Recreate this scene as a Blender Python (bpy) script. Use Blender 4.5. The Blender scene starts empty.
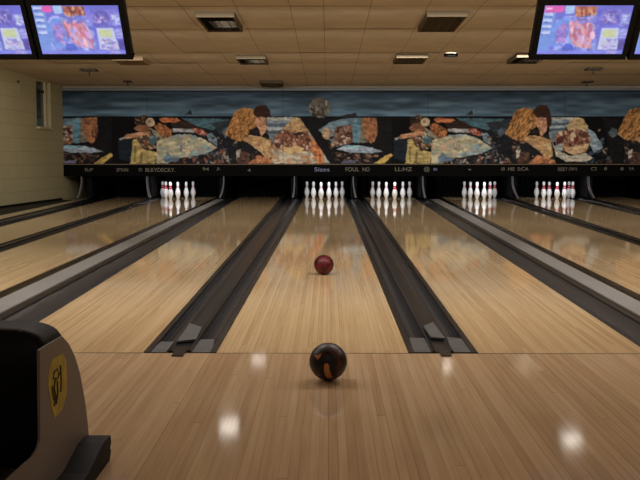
import bpy, bmesh, math, random
import numpy as np
from mathutils import Vector, Matrix

random.seed(7)
rng = np.random.default_rng(11)
scene = bpy.context.scene
COL = scene.collection

# ------------------------------------------------------------------ camera
F = 940.0
H = 1.068
PITCH = math.atan(82.5 / F)
YAW = math.atan(8.0 / F)
cam_d = bpy.data.cameras.new('camera')
cam = bpy.data.objects.new('camera', cam_d)
COL.objects.link(cam)
cam.location = (0, 0, H)
cam.rotation_euler = (math.pi / 2 - PITCH, 0, YAW)
cam_d.sensor_width = 36
cam_d.lens = F / 640 * 36
cam_d.clip_start = 0.05
cam_d.clip_end = 200
scene.camera = cam
ROT = cam.rotation_euler.to_matrix()
CAM = Vector((0, 0, H))


def ray(px, py):
    return ROT @ Vector(((px - 320) / F, (240 - py) / F, -1.0))


def on_z(px, py, z=0.0):
    d = ray(px, py)
    return CAM + d * ((z - H) / d.z)


def on_y(px, py, y):
    d = ray(px, py)
    return CAM + d * (y / d.y)


def on_x(px, py, x):
    d = ray(px, py)
    return CAM + d * (x / d.x)


C0, CS = 3.402, 0.0213                      # ceiling height and its gentle fall to the back


def ceil_z(y):
    return C0 - CS * y


def on_ceiling(px, py, drop=0.0):
    d = ray(px, py)
    t = (C0 - drop - H) / (d.z + CS * d.y)
    return CAM + d * t


# ------------------------------------------------------------------ helpers
def lin(c):
    return tuple(((v / 255) / 12.92 if v / 255 <= 0.04045 else (((v / 255) + 0.055) / 1.055) ** 2.4) for v in c)


def mat(name, col, rough=0.5, spec=0.5, metal=0.0, noise=0.0, nscale=8.0, emit=None, bump=0.0, coat=0.0):
    m = bpy.data.materials.new(name)
    m.use_nodes = True
    nt = m.node_tree
    b = nt.nodes['Principled BSDF']
    c = lin(col) + (1,)
    b.inputs['Base Color'].default_value = c
    b.inputs['Roughness'].default_value = rough
    b.inputs['Specular IOR Level'].default_value = spec
    b.inputs['Metallic'].default_value = metal
    b.inputs['Coat Weight'].default_value = coat
    if emit:
        b.inputs['Emission Color'].default_value = lin(emit[0]) + (1,)
        b.inputs['Emission Strength'].default_value = emit[1]
    if noise or bump:
        tc = nt.nodes.new('ShaderNodeTexCoord')
        n = nt.nodes.new('ShaderNodeTexNoise')
        n.inputs['Scale'].default_value = nscale
        n.inputs['Detail'].default_value = 5
        nt.links.new(tc.outputs['Object'], n.inputs['Vector'])
        if noise:
            r = nt.nodes.new('ShaderNodeMapRange')
            r.inputs['From Min'].default_value = 0.3
            r.inputs['From Max'].default_value = 0.7
            r.inputs['To Min'].default_value = 1 - noise
            r.inputs['To Max'].default_value = 1 + noise
            nt.links.new(n.outputs['Fac'], r.inputs['Value'])
            mx = nt.nodes.new('ShaderNodeMix')
            mx.data_type = 'RGBA'
            mx.blend_type = 'MULTIPLY'
            mx.inputs['Factor'].default_value = 1
            mx.inputs['A'].default_value = c
            cb = nt.nodes.new('ShaderNodeCombineColor')
            for s in ('Red', 'Green', 'Blue'):
                nt.links.new(r.outputs['Result'], cb.inputs[s])
            nt.links.new(cb.outputs['Color'], mx.inputs['B'])
            nt.links.new(mx.outputs['Result'], b.inputs['Base Color'])
        if bump:
            bp = nt.nodes.new('ShaderNodeBump')
            bp.inputs['Strength'].default_value = bump
            bp.inputs['Distance'].default_value = 0.01
            nt.links.new(n.outputs['Fac'], bp.inputs['Height'])
            nt.links.new(bp.outputs['Normal'], b.inputs['Normal'])
    return m


def board_mat(name, cols, board, rough, length=2.2, uv=True, spec=0.5, contrast=1.0, knots=0.5):
    """narrow maple boards: u across in metres, v along in metres"""
    m = bpy.data.materials.new(name)
    m.use_nodes = True
    nt = m.node_tree
    N, L = nt.nodes.new, nt.links.new
    b = nt.nodes['Principled BSDF']
    tc = N('ShaderNodeTexCoord')
    sp = N('ShaderNodeSeparateXYZ')
    L(tc.outputs['UV' if uv else 'Object'], sp.inputs[0])

    def math_(op, a, c=None):
        n = N('ShaderNodeMath')
        n.operation = op
        for i, v in enumerate((a, c)):
            if v is None:
                continue
            if isinstance(v, (int, float)):
                n.inputs[i].default_value = v
            else:
                L(v, n.inputs[i])
        return n.outputs[0]
    u = math_('DIVIDE', sp.outputs['X'], board)
    bi = math_('FLOOR', u)
    fr = math_('FRACT', u)
    wn = N('ShaderNodeTexWhiteNoise')
    wn.noise_dimensions = '1D'
    L(bi, wn.inputs['W'])
    off = math_('MULTIPLY', wn.outputs['Value'], 7.3)
    v = math_('ADD', math_('DIVIDE', sp.outputs['Y'], length), off)
    vi = math_('FLOOR', v)
    vf = math_('FRACT', v)
    cx = N('ShaderNodeCombineXYZ')
    L(bi, cx.inputs[0])
    L(vi, cx.inputs[1])
    wn2 = N('ShaderNodeTexWhiteNoise')
    wn2.noise_dimensions = '2D'
    L(cx.outputs[0], wn2.inputs['Vector'])
    # grain stretched along the board
    gx = N('ShaderNodeCombineXYZ')
    L(math_('MULTIPLY', sp.outputs['X'], 60.0), gx.inputs[0])
    L(math_('MULTIPLY', sp.outputs['Y'], 1.6), gx.inputs[1])
    L(math_('MULTIPLY', wn2.outputs['Value'], 40.0), gx.inputs[2])
    nz = N('ShaderNodeTexNoise')
    nz.inputs['Scale'].default_value = 1.0
    nz.inputs['Detail'].default_value = 4
    L(gx.outputs[0], nz.inputs['Vector'])
    # broad wear
    nw = N('ShaderNodeTexNoise')
    nw.inputs['Scale'].default_value = 0.6
    L(tc.outputs['UV' if uv else 'Object'], nw.inputs['Vector'])
    tone = math_('ADD', math_('MULTIPLY', wn2.outputs['Value'], 0.45 * contrast),
                 math_('ADD', math_('MULTIPLY', nz.outputs['Fac'], 0.55), math_('MULTIPLY', nw.outputs['Fac'], 0.3)))
    ramp = N('ShaderNodeValToRGB')
    e = ramp.color_ramp.elements
    e[0].position, e[0].color = 0.3, lin(cols[0]) + (1,)
    e[1].position, e[1].color = 0.95, lin(cols[2]) + (1,)
    k = e.new(0.62)
    k.color = lin(cols[1]) + (1,)
    L(tone, ramp.inputs[0])
    # joints between the boards
    e1 = math_('MULTIPLY', math_('LESS_THAN', fr, 0.09), math_('ADD', math_('MULTIPLY', wn.outputs['Value'], 1.1), 0.1))
    e2 = math_('LESS_THAN', vf, 0.0025)
    j = math_('MULTIPLY', math_('MAXIMUM', e1, math_('MULTIPLY', e2, 0.6)), 0.5)
    mx = N('ShaderNodeMix')
    mx.data_type = 'RGBA'
    L(j, mx.inputs['Factor'])
    L(ramp.outputs['Color'], mx.inputs['A'])
    mx.inputs['B'].default_value = lin(cols[3]) + (1,)
    L(mx.outputs['Result'], b.inputs['Base Color'])
    b.inputs['Roughness'].default_value = rough
    b.inputs['Specular IOR Level'].default_value = spec
    nb = N('ShaderNodeTexNoise')
    nb.inputs['Scale'].default_value = 3.0
    L(tc.outputs['UV' if uv else 'Object'], nb.inputs['Vector'])
    bp = N('ShaderNodeBump')
    bp.inputs['Strength'].default_value = 0.03
    bp.inputs['Distance'].default_value = 0.01
    L(nb.outputs['Fac'], bp.inputs['Height'])
    L(bp.outputs['Normal'], b.inputs['Normal'])
    return m


def attr_mat(name, rough=0.5, emit=0.0, spec=0.3):
    m = bpy.data.materials.new(name)
    m.use_nodes = True
    nt = m.node_tree
    b = nt.nodes['Principled BSDF']
    a = nt.nodes.new('ShaderNodeAttribute')
    a.attribute_name = 'paint'
    b.inputs['Roughness'].default_value = rough
    b.inputs['Specular IOR Level'].default_value = spec
    if emit:
        b.inputs['Base Color'].default_value = (0.01, 0.01, 0.012, 1)
        nt.links.new(a.outputs['Color'], b.inputs['Emission Color'])
        b.inputs['Emission Strength'].default_value = emit
    else:
        nt.links.new(a.outputs['Color'], b.inputs['Base Color'])
    return m


def world_loc(o):
    v = Vector((0, 0, 0))
    while o:
        v += o.location
        o = o.parent
    return v


def thing(name, label, cat, loc=(0, 0, 0), group=None):
    o = bpy.data.objects.new(name, None)
    o.empty_display_size = 0.1
    COL.objects.link(o)
    o.location = loc
    o['label'] = label
    o['category'] = cat
    if group:
        o['group'] = group
    return o


def tag(o, label, cat, group=None):
    o['label'] = label
    o['category'] = cat
    if group:
        o['group'] = group
    return o


def obj(name, bm, materials, parent=None, smooth=False, loc=None, normals=True):
    """bm holds world coordinates; the object is placed at its parent (or at loc)"""
    if normals:
        bmesh.ops.recalc_face_normals(bm, faces=bm.faces[:])
    me = bpy.data.meshes.new(name)
    bm.to_mesh(me)
    bm.free()
    if not isinstance(materials, (list, tuple)):
        materials = [materials]
    for m in materials:
        me.materials.append(m)
    if smooth:
        for p in me.polygons:
            p.use_smooth = True
    o = bpy.data.objects.new(name, me)
    COL.objects.link(o)
    if parent:
        o.parent = parent
        off = world_loc(parent)
    else:
        if loc is None:
            co = np.array([v.co for v in me.vertices])
            mn, mxx = co.min(0), co.max(0)
            loc = Vector(((mn[0] + mxx[0]) / 2, (mn[1] + mxx[1]) / 2, mn[2]))
        off = Vector(loc)
        o.location = off
    me.transform(Matrix.Translation(-off))
    return o


def struct(name, bm, materials, **k):
    o = obj(name, bm, materials, **k)
    if not o.parent:
        o['kind'] = 'structure'
    return o


def box(bm, lo, hi, mi=0, bevel=0.0, M=None):
    r = bmesh.ops.create_cube(bm, size=1.0)
    vs = r['verts']
    for v in vs:
        v.co = Vector((lo[i] + (hi[i] - lo[i]) * (v.co[i] + 0.5) for i in range(3)))
        if M is not None:
            v.co = M @ v.co
    fs = list({f for v in vs for f in v.link_faces})
    for f in fs:
        f.material_index = mi
    if bevel:
        es = list({e for f in fs for e in f.edges})
        bmesh.ops.bevel(bm, geom=es, offset=bevel, segments=2, profile=0.6, affect='EDGES')
    return vs


def prism(bm, pts, vec, mi=0):
    """closed prism: polygon pts (3D) extruded along vec"""
    a = [bm.verts.new(p) for p in pts]
    b = [bm.verts.new(Vector(p) + Vector(vec)) for p in pts]
    n = len(pts)
    fs = [bm.faces.new(a), bm.faces.new(list(reversed(b)))]
    for i in range(n):
        fs.append(bm.faces.new((a[i], b[i], b[(i + 1) % n], a[(i + 1) % n])))
    for f in fs:
        f.material_index = mi
    return fs


def lathe(bm, prof, c=(0, 0, 0), n=24, mi=0):
    rings = []
    for r, z in prof:
        if r < 1e-6:
            rings.append([bm.verts.new((c[0], c[1], c[2] + z))])
        else:
            rings.append([bm.verts.new((c[0] + r * math.cos(2 * math.pi * k / n), c[1] + r * math.sin(2 * math.pi * k / n), c[2] + z)) for k in range(n)])
    for a, b in zip(rings, rings[1:]):
        for k in range(n):
            k2 = (k + 1) % n
            if len(a) == 1:
                f = bm.faces.new((a[0], b[k2], b[k]))
            elif len(b) == 1:
                f = bm.faces.new((a[k], a[k2], b[0]))
            else:
                f = bm.faces.new((a[k], a[k2], b[k2], b[k]))
            f.material_index = mi
    return rings


def tube(bm, pts, r, n=8):
    rings = []
    for i, p in enumerate(pts):
        p = Vector(p)
        d = (Vector(pts[min(i + 1, len(pts) - 1)]) - Vector(pts[max(i - 1, 0)])).normalized()
        a = d.orthogonal().normalized()
        b = d.cross(a)
        rings.append([bm.verts.new(p + (a * math.cos(2 * math.pi * k / n) + b * math.sin(2 * math.pi * k / n)) * r) for k in range(n)])
    for A, B in zip(rings, rings[1:]):
        for k in range(n):
            bm.faces.new((A[k], A[(k + 1) % n], B[(k + 1) % n], B[k]))
    bm.faces.new(list(reversed(rings[0])))
    bm.faces.new(rings[-1])


NB = bmesh.new

# ------------------------------------------------------------------ materials
M_APP = board_mat('approach maple', [(174, 143, 110), (200, 171, 136), (216, 191, 158), (124, 95, 68)], 0.034, 0.075, uv=True, length=5.5, contrast=0.6, spec=0.5)
M_LANE = board_mat('lane maple', [(184, 154, 114), (208, 180, 138), (222, 196, 156), (136, 106, 72)], 0.0268, 0.055, uv=True, length=4.5, contrast=0.6)
M_SLAB = mat('black sub floor', (16, 15, 15), 0.8)
M_FOUL = mat('dark foul line', (60, 46, 36), 0.4)
M_GUT = mat('charcoal gutter plastic', (44, 47, 53), 0.27, 0.5, noise=0.18, nscale=5)
M_GUTD = mat('black gutter rim', (24, 24, 25), 0.32, 0.5)
M_DIV = mat('dark divider board', (30, 32, 36), 0.25, 0.4, noise=0.15, nscale=4)
M_WORN = mat('worn grey plate', (82, 83, 85), 0.5, 0.4, noise=0.2, nscale=14)
M_CAP = mat('grey capping', (128, 126, 124), 0.5, 0.4, noise=0.06, nscale=3)
M_BLK = mat('black gloss tape', (14, 14, 15), 0.22, 0.5, bump=0.4, nscale=9)
M_FASC = mat('black fascia', (8, 8, 8), 0.6, 0.05)
M_LIP = mat('tan lip', (120, 100, 72), 0.5)
M_LETT = mat('grey lettering', (128, 122, 106), 0.5)
M_LETB = mat('pale blue lettering', (140, 155, 190), 0.5)
M_PIT = mat('black pit', (9, 9, 9), 0.9, 0.1)
M_CURT = mat('black pit curtain', (12, 12, 12), 0.85, 0.1)
M_KICK = mat('black kickback', (9, 9, 10), 0.6, 0.1)
M_KEDGE = mat('grey kickback edge', (112, 112, 114), 0.35, 0.5)
M_CEIL = mat('ceiling tile', (198, 182, 160), 0.9, 0.1, noise=0.07, nscale=2.2)
M_SEAM = mat('ceiling seam', (116, 98, 76), 0.9, 0.1)
M_TRIM = mat('grey metal trim', (120, 125, 128), 0.4, 0.5)
M_DARKF = mat('dark fitting', (44, 36, 30), 0.6)
M_LOUV = mat('louver grey', (104, 94, 76), 0.7, 0.1)
M_LOUVP = mat('pale vent', (158, 136, 108), 0.8, 0.1)
M_LOUVD = mat('dark louvre blades', (44, 40, 34), 0.8, 0.0)
M_LFR = mat('louver frame', (102, 90, 73), 0.9, 0.0)
M_LAMP = mat('tube lamp', (255, 250, 240), 0.5, emit=((255, 246, 232), 15.0))
M_LAMPD = mat('dim tube lamp', (255, 240, 220), 0.5, emit=((255, 240, 220), 5.0))
M_BASEB = mat('black baseboard', (12, 12, 12), 0.6, 0.3)
M_FRAME = mat('cream window frame', (190, 178, 140), 0.6)
M_PANE = mat('dark window pane', (48, 54, 46), 0.15, 0.5)
M_BLIND = mat('dark blind', (26, 27, 24), 0.7)
M_TV = mat('black monitor plastic', (5, 5, 6), 0.5, 0.12)
M_SCREEN = attr_mat('scoring screen', 0.3, emit=1.0)
M_MURAL = attr_mat('painted mural', 0.6, spec=0.1)
M_TAUPE = mat('taupe shell', (118, 106, 94), 0.5, 0.4, noise=0.05, nscale=6)
M_BRB = mat('black hood plastic', (6, 6, 6), 0.55, 0.15)
M_BRF = mat('dark base rubber', (13, 12, 11), 0.6, 0.15)
M_YEL = mat('yellow sticker', (178, 152, 36), 0.5, 0.3, noise=0.25, nscale=20)
M_INK = mat('dark ink', (52, 40, 18), 0.6)
M_PIN = mat('white pin plastic', (238, 238, 236), 0.28, 0.5)
M_RED = mat('red neck stripe', (190, 26, 44), 0.35, 0.5)
M_PINK = mat('pale pink neck stripe', (214, 166, 176), 0.35, 0.5)
M_HOLE = mat('drilled hole', (6, 6, 6), 0.7)

# painted block wall
M_WALL = bpy.data.materials.new('cream block wall')
M_WALL.use_nodes = True
nt = M_WALL.node_tree
b = nt.nodes['Principled BSDF']
tc = nt.nodes.new('ShaderNodeTexCoord')
sx = nt.nodes.new('ShaderNodeSeparateXYZ')
cx = nt.nodes.new('ShaderNodeCombineXYZ')
nt.links.new(tc.outputs['Object'], sx.inputs[0])
nt.links.new(sx.outputs['Y'], cx.inputs['X'])
nt.links.new(sx.outputs['Z'], cx.inputs['Y'])
br = nt.nodes.new('ShaderNodeTexBrick')
br.inputs['Scale'].default_value = 1.0
br.inputs['Brick Width'].default_value = 0.8
br.inputs['Row Height'].default_value = 0.3
br.inputs['Mortar Size'].default_value = 0.008
br.inputs['Mortar Smooth'].default_value = 0.4
br.inputs['Color1'].default_value = lin((172, 162, 126)) + (1,)
br.inputs['Color2'].default_value = lin((176, 166, 130)) + (1,)
br.inputs['Mortar'].default_value = lin((154, 144, 110)) + (1,)
nt.links.new(cx.outputs[0], br.inputs['Vector'])
nt.links.new(br.outputs['Color'], b.inputs['Base Color'])
b.inputs['Roughness'].default_value = 0.7
b.inputs['Specular IOR Level'].default_value = 0.2

# ------------------------------------------------------------------ floor, walls, ceiling
Y_FOUL = on_z(328, 353).y
Y_END = 25.7
Y_MASK = 24.0
X_R = 9.6


def line(p, q, z=0.0):
    a, b2 = on_z(*p, z), on_z(*q, z)
    s = (b2.x - a.x) / (b2.y - a.y)
    return lambda y: a.x + s * (y - a.y)


def set_uv(o, fn):
    me = o.data
    uvl = me.uv_layers.new(name='UVMap')
    for lp in me.loops:
        co = me.vertices[lp.vertex_index].co + o.location
        uvl.data[lp.index].uv = fn(co)


bm = NB()
box(bm, (-8.2, -1.2, -0.3), (X_R + 0.2, Y_FOUL, 0.0), 0)
box(bm, (-8.2, Y_FOUL, -0.3), (X_R + 0.2, 28.2, -0.16), 1)
box(bm, (-8.2, Y_FOUL - 0.012, -0.05), (X_R, Y_FOUL - 0.002, 0.0008), 2)
fl = struct('floor', bm, [M_APP, M_SLAB, M_FOUL], loc=(0, 0, 0))
set_uv(fl, lambda c: (c.x + 50.013, c.y + 50))


def wall_x(y):                                    # the left wall runs very slightly inwards to the back
    return -6.915 + (y - 20.1) * 0.045


bm = NB()
pts = [(wall_x(-1.2), -1.2), (wall_x(28.2), 28.2), (wall_x(28.2) - 0.2, 28.2), (wall_x(-1.2) - 0.2, -1.2)]
# window opening high on the wall: build the wall as pieces around it
wy0, wy1 = on_x(36.8, 100, -6.81).y, on_x(51.2, 100, -6.77).y
wz0 = on_x(45, 127.5, -6.86).z
wz1 = ceil_z(wy0) - 0.03


def wall_piece(y0, y1, z0, z1):
    p = [(wall_x(y0), y0, z0), (wall_x(y1), y1, z0), (wall_x(y1) - 0.25, y1, z0), (wall_x(y0) - 0.25, y0, z0)]
    prism(bm, p, (0, 0, z1 - z0))


wall_piece(-1.2, wy0, -0.16, 3.7)
wall_piece(wy1, 28.2, -0.16, 3.7)
wall_piece(wy0, wy1, -0.16, wz0)
wall_piece(wy0, wy1, wz1, 3.7)
struct('wall_left', bm, M_WALL, loc=(0, 0, 0))
bm = NB()
box(bm, (X_R, -1.2, -0.16), (X_R + 0.2, 28.2, 3.7))
struct('wall_right', bm, M_WALL, loc=(0, 0, 0))
bm = NB()
box(bm, (-7.2, 28.0, -0.16), (X_R, 28.2, 3.7))
struct('wall_back', bm, M_PIT, loc=(0, 0, 0))

# window with frame, sill and half drawn dark blind
win = thing('window_1', '', 'window', (wall_x(wy0), wy0, wz0))
del win['label'], win['category']
win['kind'] = 'structure'
bm = NB()
wxm = wall_x((wy0 + wy1) / 2)
fw = 0.05
ym = wy0 + (wy1 - wy0) * 0.62
box(bm, (wxm - 0.2, wy1 - fw * 1.2, wz0), (wxm + 0.03, wy1 - 0.002, wz1))
box(bm, (wxm - 0.2, ym, wz0), (wxm + 0.01, ym + 0.06, wz1))
box(bm, (wxm - 0.2, wy0 + 0.002, wz1 - 0.05), (wxm - 0.0, wy1 - 0.002, wz1 - 0.002))
box(bm, (wxm - 0.2, wy0 + 0.002, wz0), (wxm - 0.03, wy0 + 0.03, wz1))
obj('window_frame', bm, M_FRAME, win)
bm = NB()
box(bm, (wxm - 0.2, wy0 - 0.03, wz0 - 0.045), (wxm + 0.06, wy1 + 0.03, wz0 + 0.001))
obj('window_sill', bm, M_FRAME, win)
bm = NB()
box(bm, (wxm - 0.06, wy0 + 0.03, wz0), (wxm - 0.045, ym, wz1 - 0.05))
box(bm, (wxm - 0.19, ym + 0.06, wz0), (wxm - 0.175, wy1 - 0.06, wz1 - 0.05))
obj('window_pane', bm, M_PANE, win)
bm = NB()
box(bm, (wxm - 0.044, wy0 + 0.03, wz1 - 0.3), (wxm - 0.02, ym - 0.002, wz1 - 0.23))
obj('blind_rail', bm, M_BLIND, win)

# ceiling : rows of tiles that sag a little between the cross runners
rows = [-1.2, 1.2, 3.3, 5.3, 7.2, 9.1, 11.05, 13.05, 15.02, 17.8, 19.4, 21.6, 24.45]
cols = [-2.67, -2.0, -1.26, -0.52, -0.06, 0.576, 1.36, 2.08]
while cols[0] > -7.4:
    cols.insert(0, cols[0] - 0.71)
while cols[-1] < X_R:
    cols.append(cols[-1] + 0.71)
bm = NB()
SAG = 0.022
NSEG = 8
gap = 0.0035
for j in range(len(rows) - 1):
    y0, y1 = rows[j], rows[j + 1]
    for i in range(len(cols) - 1):
        x0, x1 = cols[i] + gap, cols[i + 1] - gap
        jit = random.uniform(-0.003, 0.003)
        prev = None
        for k in range(NSEG + 1):
            t = k / NSEG
            y = y0 + 0.02 + (y1 - y0 - 0.04) * t
            z = ceil_z(y) - SAG * math.sin(math.pi * t) ** 0.8 + jit
            a, c = bm.verts.new((x0, y, z)), bm.verts.new((x1, y, z))
            if prev:
                f = bm.faces.new((prev[0], a, c, prev[1]))
                f.smooth = True
            prev = (a, c)
for k in range(len(rows) - 1):                      # the dark runners above the joints
    p = [bm.verts.new((x, y, ceil_z(y) + 0.006)) for x, y in ((-7.6, rows[k]), (X_R, rows[k]), (X_R, rows[k + 1]), (-7.6, rows[k + 1]))]
    bm.faces.new(p).material_index = 1
box(bm, (-7.6, -1.2, 3.45), (X_R, 28.2, 3.6), 1)
box(bm, (-7.6, 24.4, 2.86), (X_R, 28.2, 3.0), 1)
ce = struct('ceiling', bm, [M_CEIL, M_SEAM], loc=(0, 0, 0), normals=False)

# ------------------------------------------------------------------ lanes
E = {
    'A0L': line((0, 226.9), (80, 206.5)), 'A0R': line((0, 244), (140, 201)),
    'AL': line((0, 252.5), (152, 202)), 'AR': line((0, 291.9), (210.6, 200)),
    'BL': line((42, 320), (236, 199.5)), 'BR': line((143.3, 352.9), (279.4, 199.7)),
    'CL': line((216.3, 352.9), (304.4, 198.8)), 'CR': line((408.4, 352.9), (345, 198.8)),
    'DL': line((478, 353), (366, 199)), 'DR': line((640, 347), (418, 201)),
    'EL': line((640, 295), (446, 199.7)), 'ER': line((640, 245.7), (502, 201)),
    'FL': line((640, 239), (520, 200.3)), 'FR': line((640, 215.6), (573.7, 200)),
    'GL': line((640, 208.7), (605, 201.2)),
}
E['GR'] = lambda y: E['GL'](y) + 1.06
E['A1R'] = line((0, 219.4), (80, 200.9))
E['A1L'] = line((0, 215.6), (74, 200))


def lane(l, r, label, group='bowling lanes'):
    bm = NB()
    n = 6
    ys = [Y_FOUL + 0.002 + (Y_END - Y_FOUL - 0.002) * k / n for k in range(n + 1)]
    top = [(E[l](y), E[r](y), y) for y in ys]
    ring = []
    for xl, xr, y in top:
        ring.append([bm.verts.new(p) for p in ((xl, y, -0.159), (xl, y, 0), (xr, y, 0), (xr, y, -0.159))])
    for a, c in zip(ring, ring[1:]):
        for k in range(4):
            bm.faces.new((a[k], a[(k + 1) % 4], c[(k + 1) % 4], c[k]))
    bm.faces.new(ring[0])
    bm.faces.new(ring[-1])
    o = obj('bowling_lane', bm, M_LANE)
    off = random.uniform(0, 40)

    def uv(c):
        w = E[r](c.y) - E[l](c.y)
        return (off + (c.x - E[l](c.y)) / w * 1.045, c.y + off)
    set_uv(o, uv)
    tag(o, label, 'bowling lane', group)
    return o


lane('A1L', 'A1R', 'narrow strip of maple lane boards along the black foot of the cream wall')
lane('A0L', 'A0R', 'dim empty maple lane second from the cream left wall')
lane('AL', 'AR', 'maple lane ending at the leftmost lit pins')
lane('BL', 'BR', 'maple lane with no pins, left of the lane with the rolling red ball')
lane('CL', 'CR', 'middle maple lane with the dark red ball rolling on it')
lane('DL', 'DR', 'maple lane just right of the lane with the rolling red ball')
lane('EL', 'ER', 'maple lane right of the wide grey capping at right')
lane('FL', 'FR', 'maple lane ending at the rightmost lit pins')
lane('GL', 'GR', 'dim maple lane cut off by the right edge of the photo')


def loft(name, prof, l, r, material, parent, y0, y1, n=10, base=-0.159, smooth=False):
    """prof: list of (u, z) across a gap whose edges are the functions l and r"""
    bm = NB()
    rings = []
    for k in range(n + 1):
        y = y0 + (y1 - y0) * k / n
        xl, xr = l(y), r(y)
        pts = [(xl + (xr - xl) * u, y, z) for u, z in prof]
        pts = [(pts[0][0], y, base)] + pts + [(pts[-1][0], y, base)]
        rings.append([bm.verts.new(p) for p in pts])
    m = len(rings[0])
    for a, c in zip(rings, rings[1:]):
        for k in range(m):
            bm.faces.new((a[k], a[(k + 1) % m], c[(k + 1) % m], c[k]))
    bm.faces.new(rings[0])
    bm.faces.new(rings[-1])
    return obj(name, bm, material, parent, smooth=smooth)


def trough(u0, u1, depth, n=9, rim=0.0):
    return [(u0 + (u1 - u0) * k / (n - 1), rim - depth * math.sin(math.pi * k / (n - 1)) ** 0.7) for k in range(n)]


Y_G1 = 23.75


def narrow_divider(l, r, label, plates, foot):
    L_, R_ = E[l], E[r]
    y0 = Y_FOUL + 0.003
    t = thing('lane_divider', label, 'lane divider', ((L_(y0) + R_(y0)) / 2, y0, -0.159), 'dividers between the lanes')
    s = 0.002
    loft('gutter_rim', [(s, 0.004), (0.085, 0.004), (0.095, -0.02)], L_, R_, M_GUTD, t, y0, Y_END)
    loft('gutter_trough', trough(0.095, 0.335, 0.05, rim=-0.012), L_, R_, M_GUT, t, y0, Y_END)
    loft('divider_cap', [(0.335, -0.008), (0.345, 0.012), (0.36, 0.016), (0.40, 0.004), (0.58, 0.004), (0.62, 0.016), (0.645, 0.012), (0.66, -0.008)], L_, R_, M_DIV, t, y0, Y_END)
    loft('gutter_trough', trough(0.66, 0.905, 0.05, rim=-0.012), L_, R_, M_GUT, t, y0, Y_END)
    loft('gutter_rim', [(0.905, -0.02), (0.915, 0.004), (1 - s, 0.004)], L_, R_, M_GUTD, t, y0, Y_END)
    for poly, z in plates:
        bm = NB()
        prism(bm, [on_z(*p, z) for p in poly], (0, 0, -0.012))
        obj('worn_plate', bm, M_WORN, t)
    bm = NB()
    x0, x1 = foot
    p0, p1 = on_z(x0, 356.6), on_z(x1, 352.4)
    box(bm, (on_z(x0, 354.5).x, p0.y, 0.0012), (on_z(x1, 354.5).x, p1.y + 0.03, 0.006))
    obj('foot_tab', bm, M_DIV, t)
    return t


narrow_divider('BR', 'CL', 'charcoal double gutter divider left of the red ball lane',
               [([(148.5, 352), (161, 341.6), (174, 341.6), (166, 352)], -0.002),
                ([(177, 341), (190, 323), (202, 327), (196, 339)], 0.022),
                ([(196, 339.5), (214, 339), (212.5, 352), (192, 352)], -0.002)], (173, 184.5))
narrow_divider('CR', 'DL', 'charcoal double gutter divider right of the red ball lane',
               [([(409.5, 337.6), (427.5, 338), (437, 352), (413, 352)], -0.002),
                ([(423.5, 326), (433, 322), (445, 338), (431, 337)], 0.022),
                ([(447, 337), (466, 339), (474, 352), (452, 352)], -0.002)], (440, 450.6))


def cap_divider(lo, hi, mirror, label):
    """dark gutter, raised grey capping over the ball track, glossy black edge"""
    L_, R_ = E[lo], E[hi]
    y0 = Y_FOUL + 0.003
    t = thing('capped_divider', label, 'lane divider', ((L_(y0) + R_(y0)) / 2, y0, -0.159), 'dividers between the lanes')
    g = (lambda p: p) if not mirror else (lambda p: [(1 - u, z) for u, z in reversed(p)])
    loft('gutter_trough', g([(0.002, 0.002), (0.02, -0.004)] + [(0.02 + 0.35 * k / 8, -0.004 - 0.045 * math.sin(math.pi * k / 8) ** 0.8) for k in range(1, 9)]), L_, R_, M_GUT, t, y0, Y_END)
    loft('capping_side', g([(0.371, -0.02), (0.372, 0.008), (0.43, 0.012), (0.45, 0.02)]), L_, R_, M_GUTD, t, y0, Y_END)
    loft('grey_capping', g([(0.451, 0.018), (0.455, 0.028), (0.745, 0.028), (0.75, 0.018)]), L_, R_, M_CAP, t, y0, Y_G1 - 0.1)
    loft('glossy_edge', g([(0.751, 0.012), (0.78, 0.02), (0.82, 0.014), (0.87, 0.006), (0.92, 0.02), (0.955, 0.014), (0.998, 0.004)]), L_, R_, M_BLK, t, y0, Y_END, n=30)
    return t


cap_divider('AR', 'BL', True, 'wide lane divider topped with pale grey capping at left')
cap_divider('DR', 'EL', False, 'wide lane divider topped with pale grey capping at right')


def plain_divider(l, r, label):
    L_, R_ = (E[l] if isinstance(l, str) else l), (E[r] if isinstance(r, str) else r)
    y0 = Y_FOUL + 0.003
    t = thing('gutter_channel', label, 'gutter', ((L_(y0) + R_(y0)) / 2, y0, -0.159), 'dividers between the lanes')
    loft('gutter_trough', [(0.003, 0.004)] + trough(0.06, 0.42, 0.05), L_, R_, M_GUTD, t, y0, Y_END)
    loft('divider_cap', [(0.421, -0.01), (0.43, 0.02), (0.57, 0.02), (0.579, -0.01)], L_, R_, M_BLK, t, y0, Y_END)
    loft('gutter_trough', trough(0.58, 0.94, 0.05) + [(0.997, 0.004)], L_, R_, M_GUTD, t, y0, Y_END)
    return t


plain_divider('A1R', 'A0L', 'narrow black gutter beside the strip of boards at the cream wall')
plain_divider('A0R', 'AL', 'black gutter left of the lane with the leftmost lit pins')
plain_divider('ER', 'FL', 'black gutter left of the lane with the rightmost lit pins')
plain_divider('FR', 'GL', 'black gutter right of the lane with the rightmost lit pins')

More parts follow.
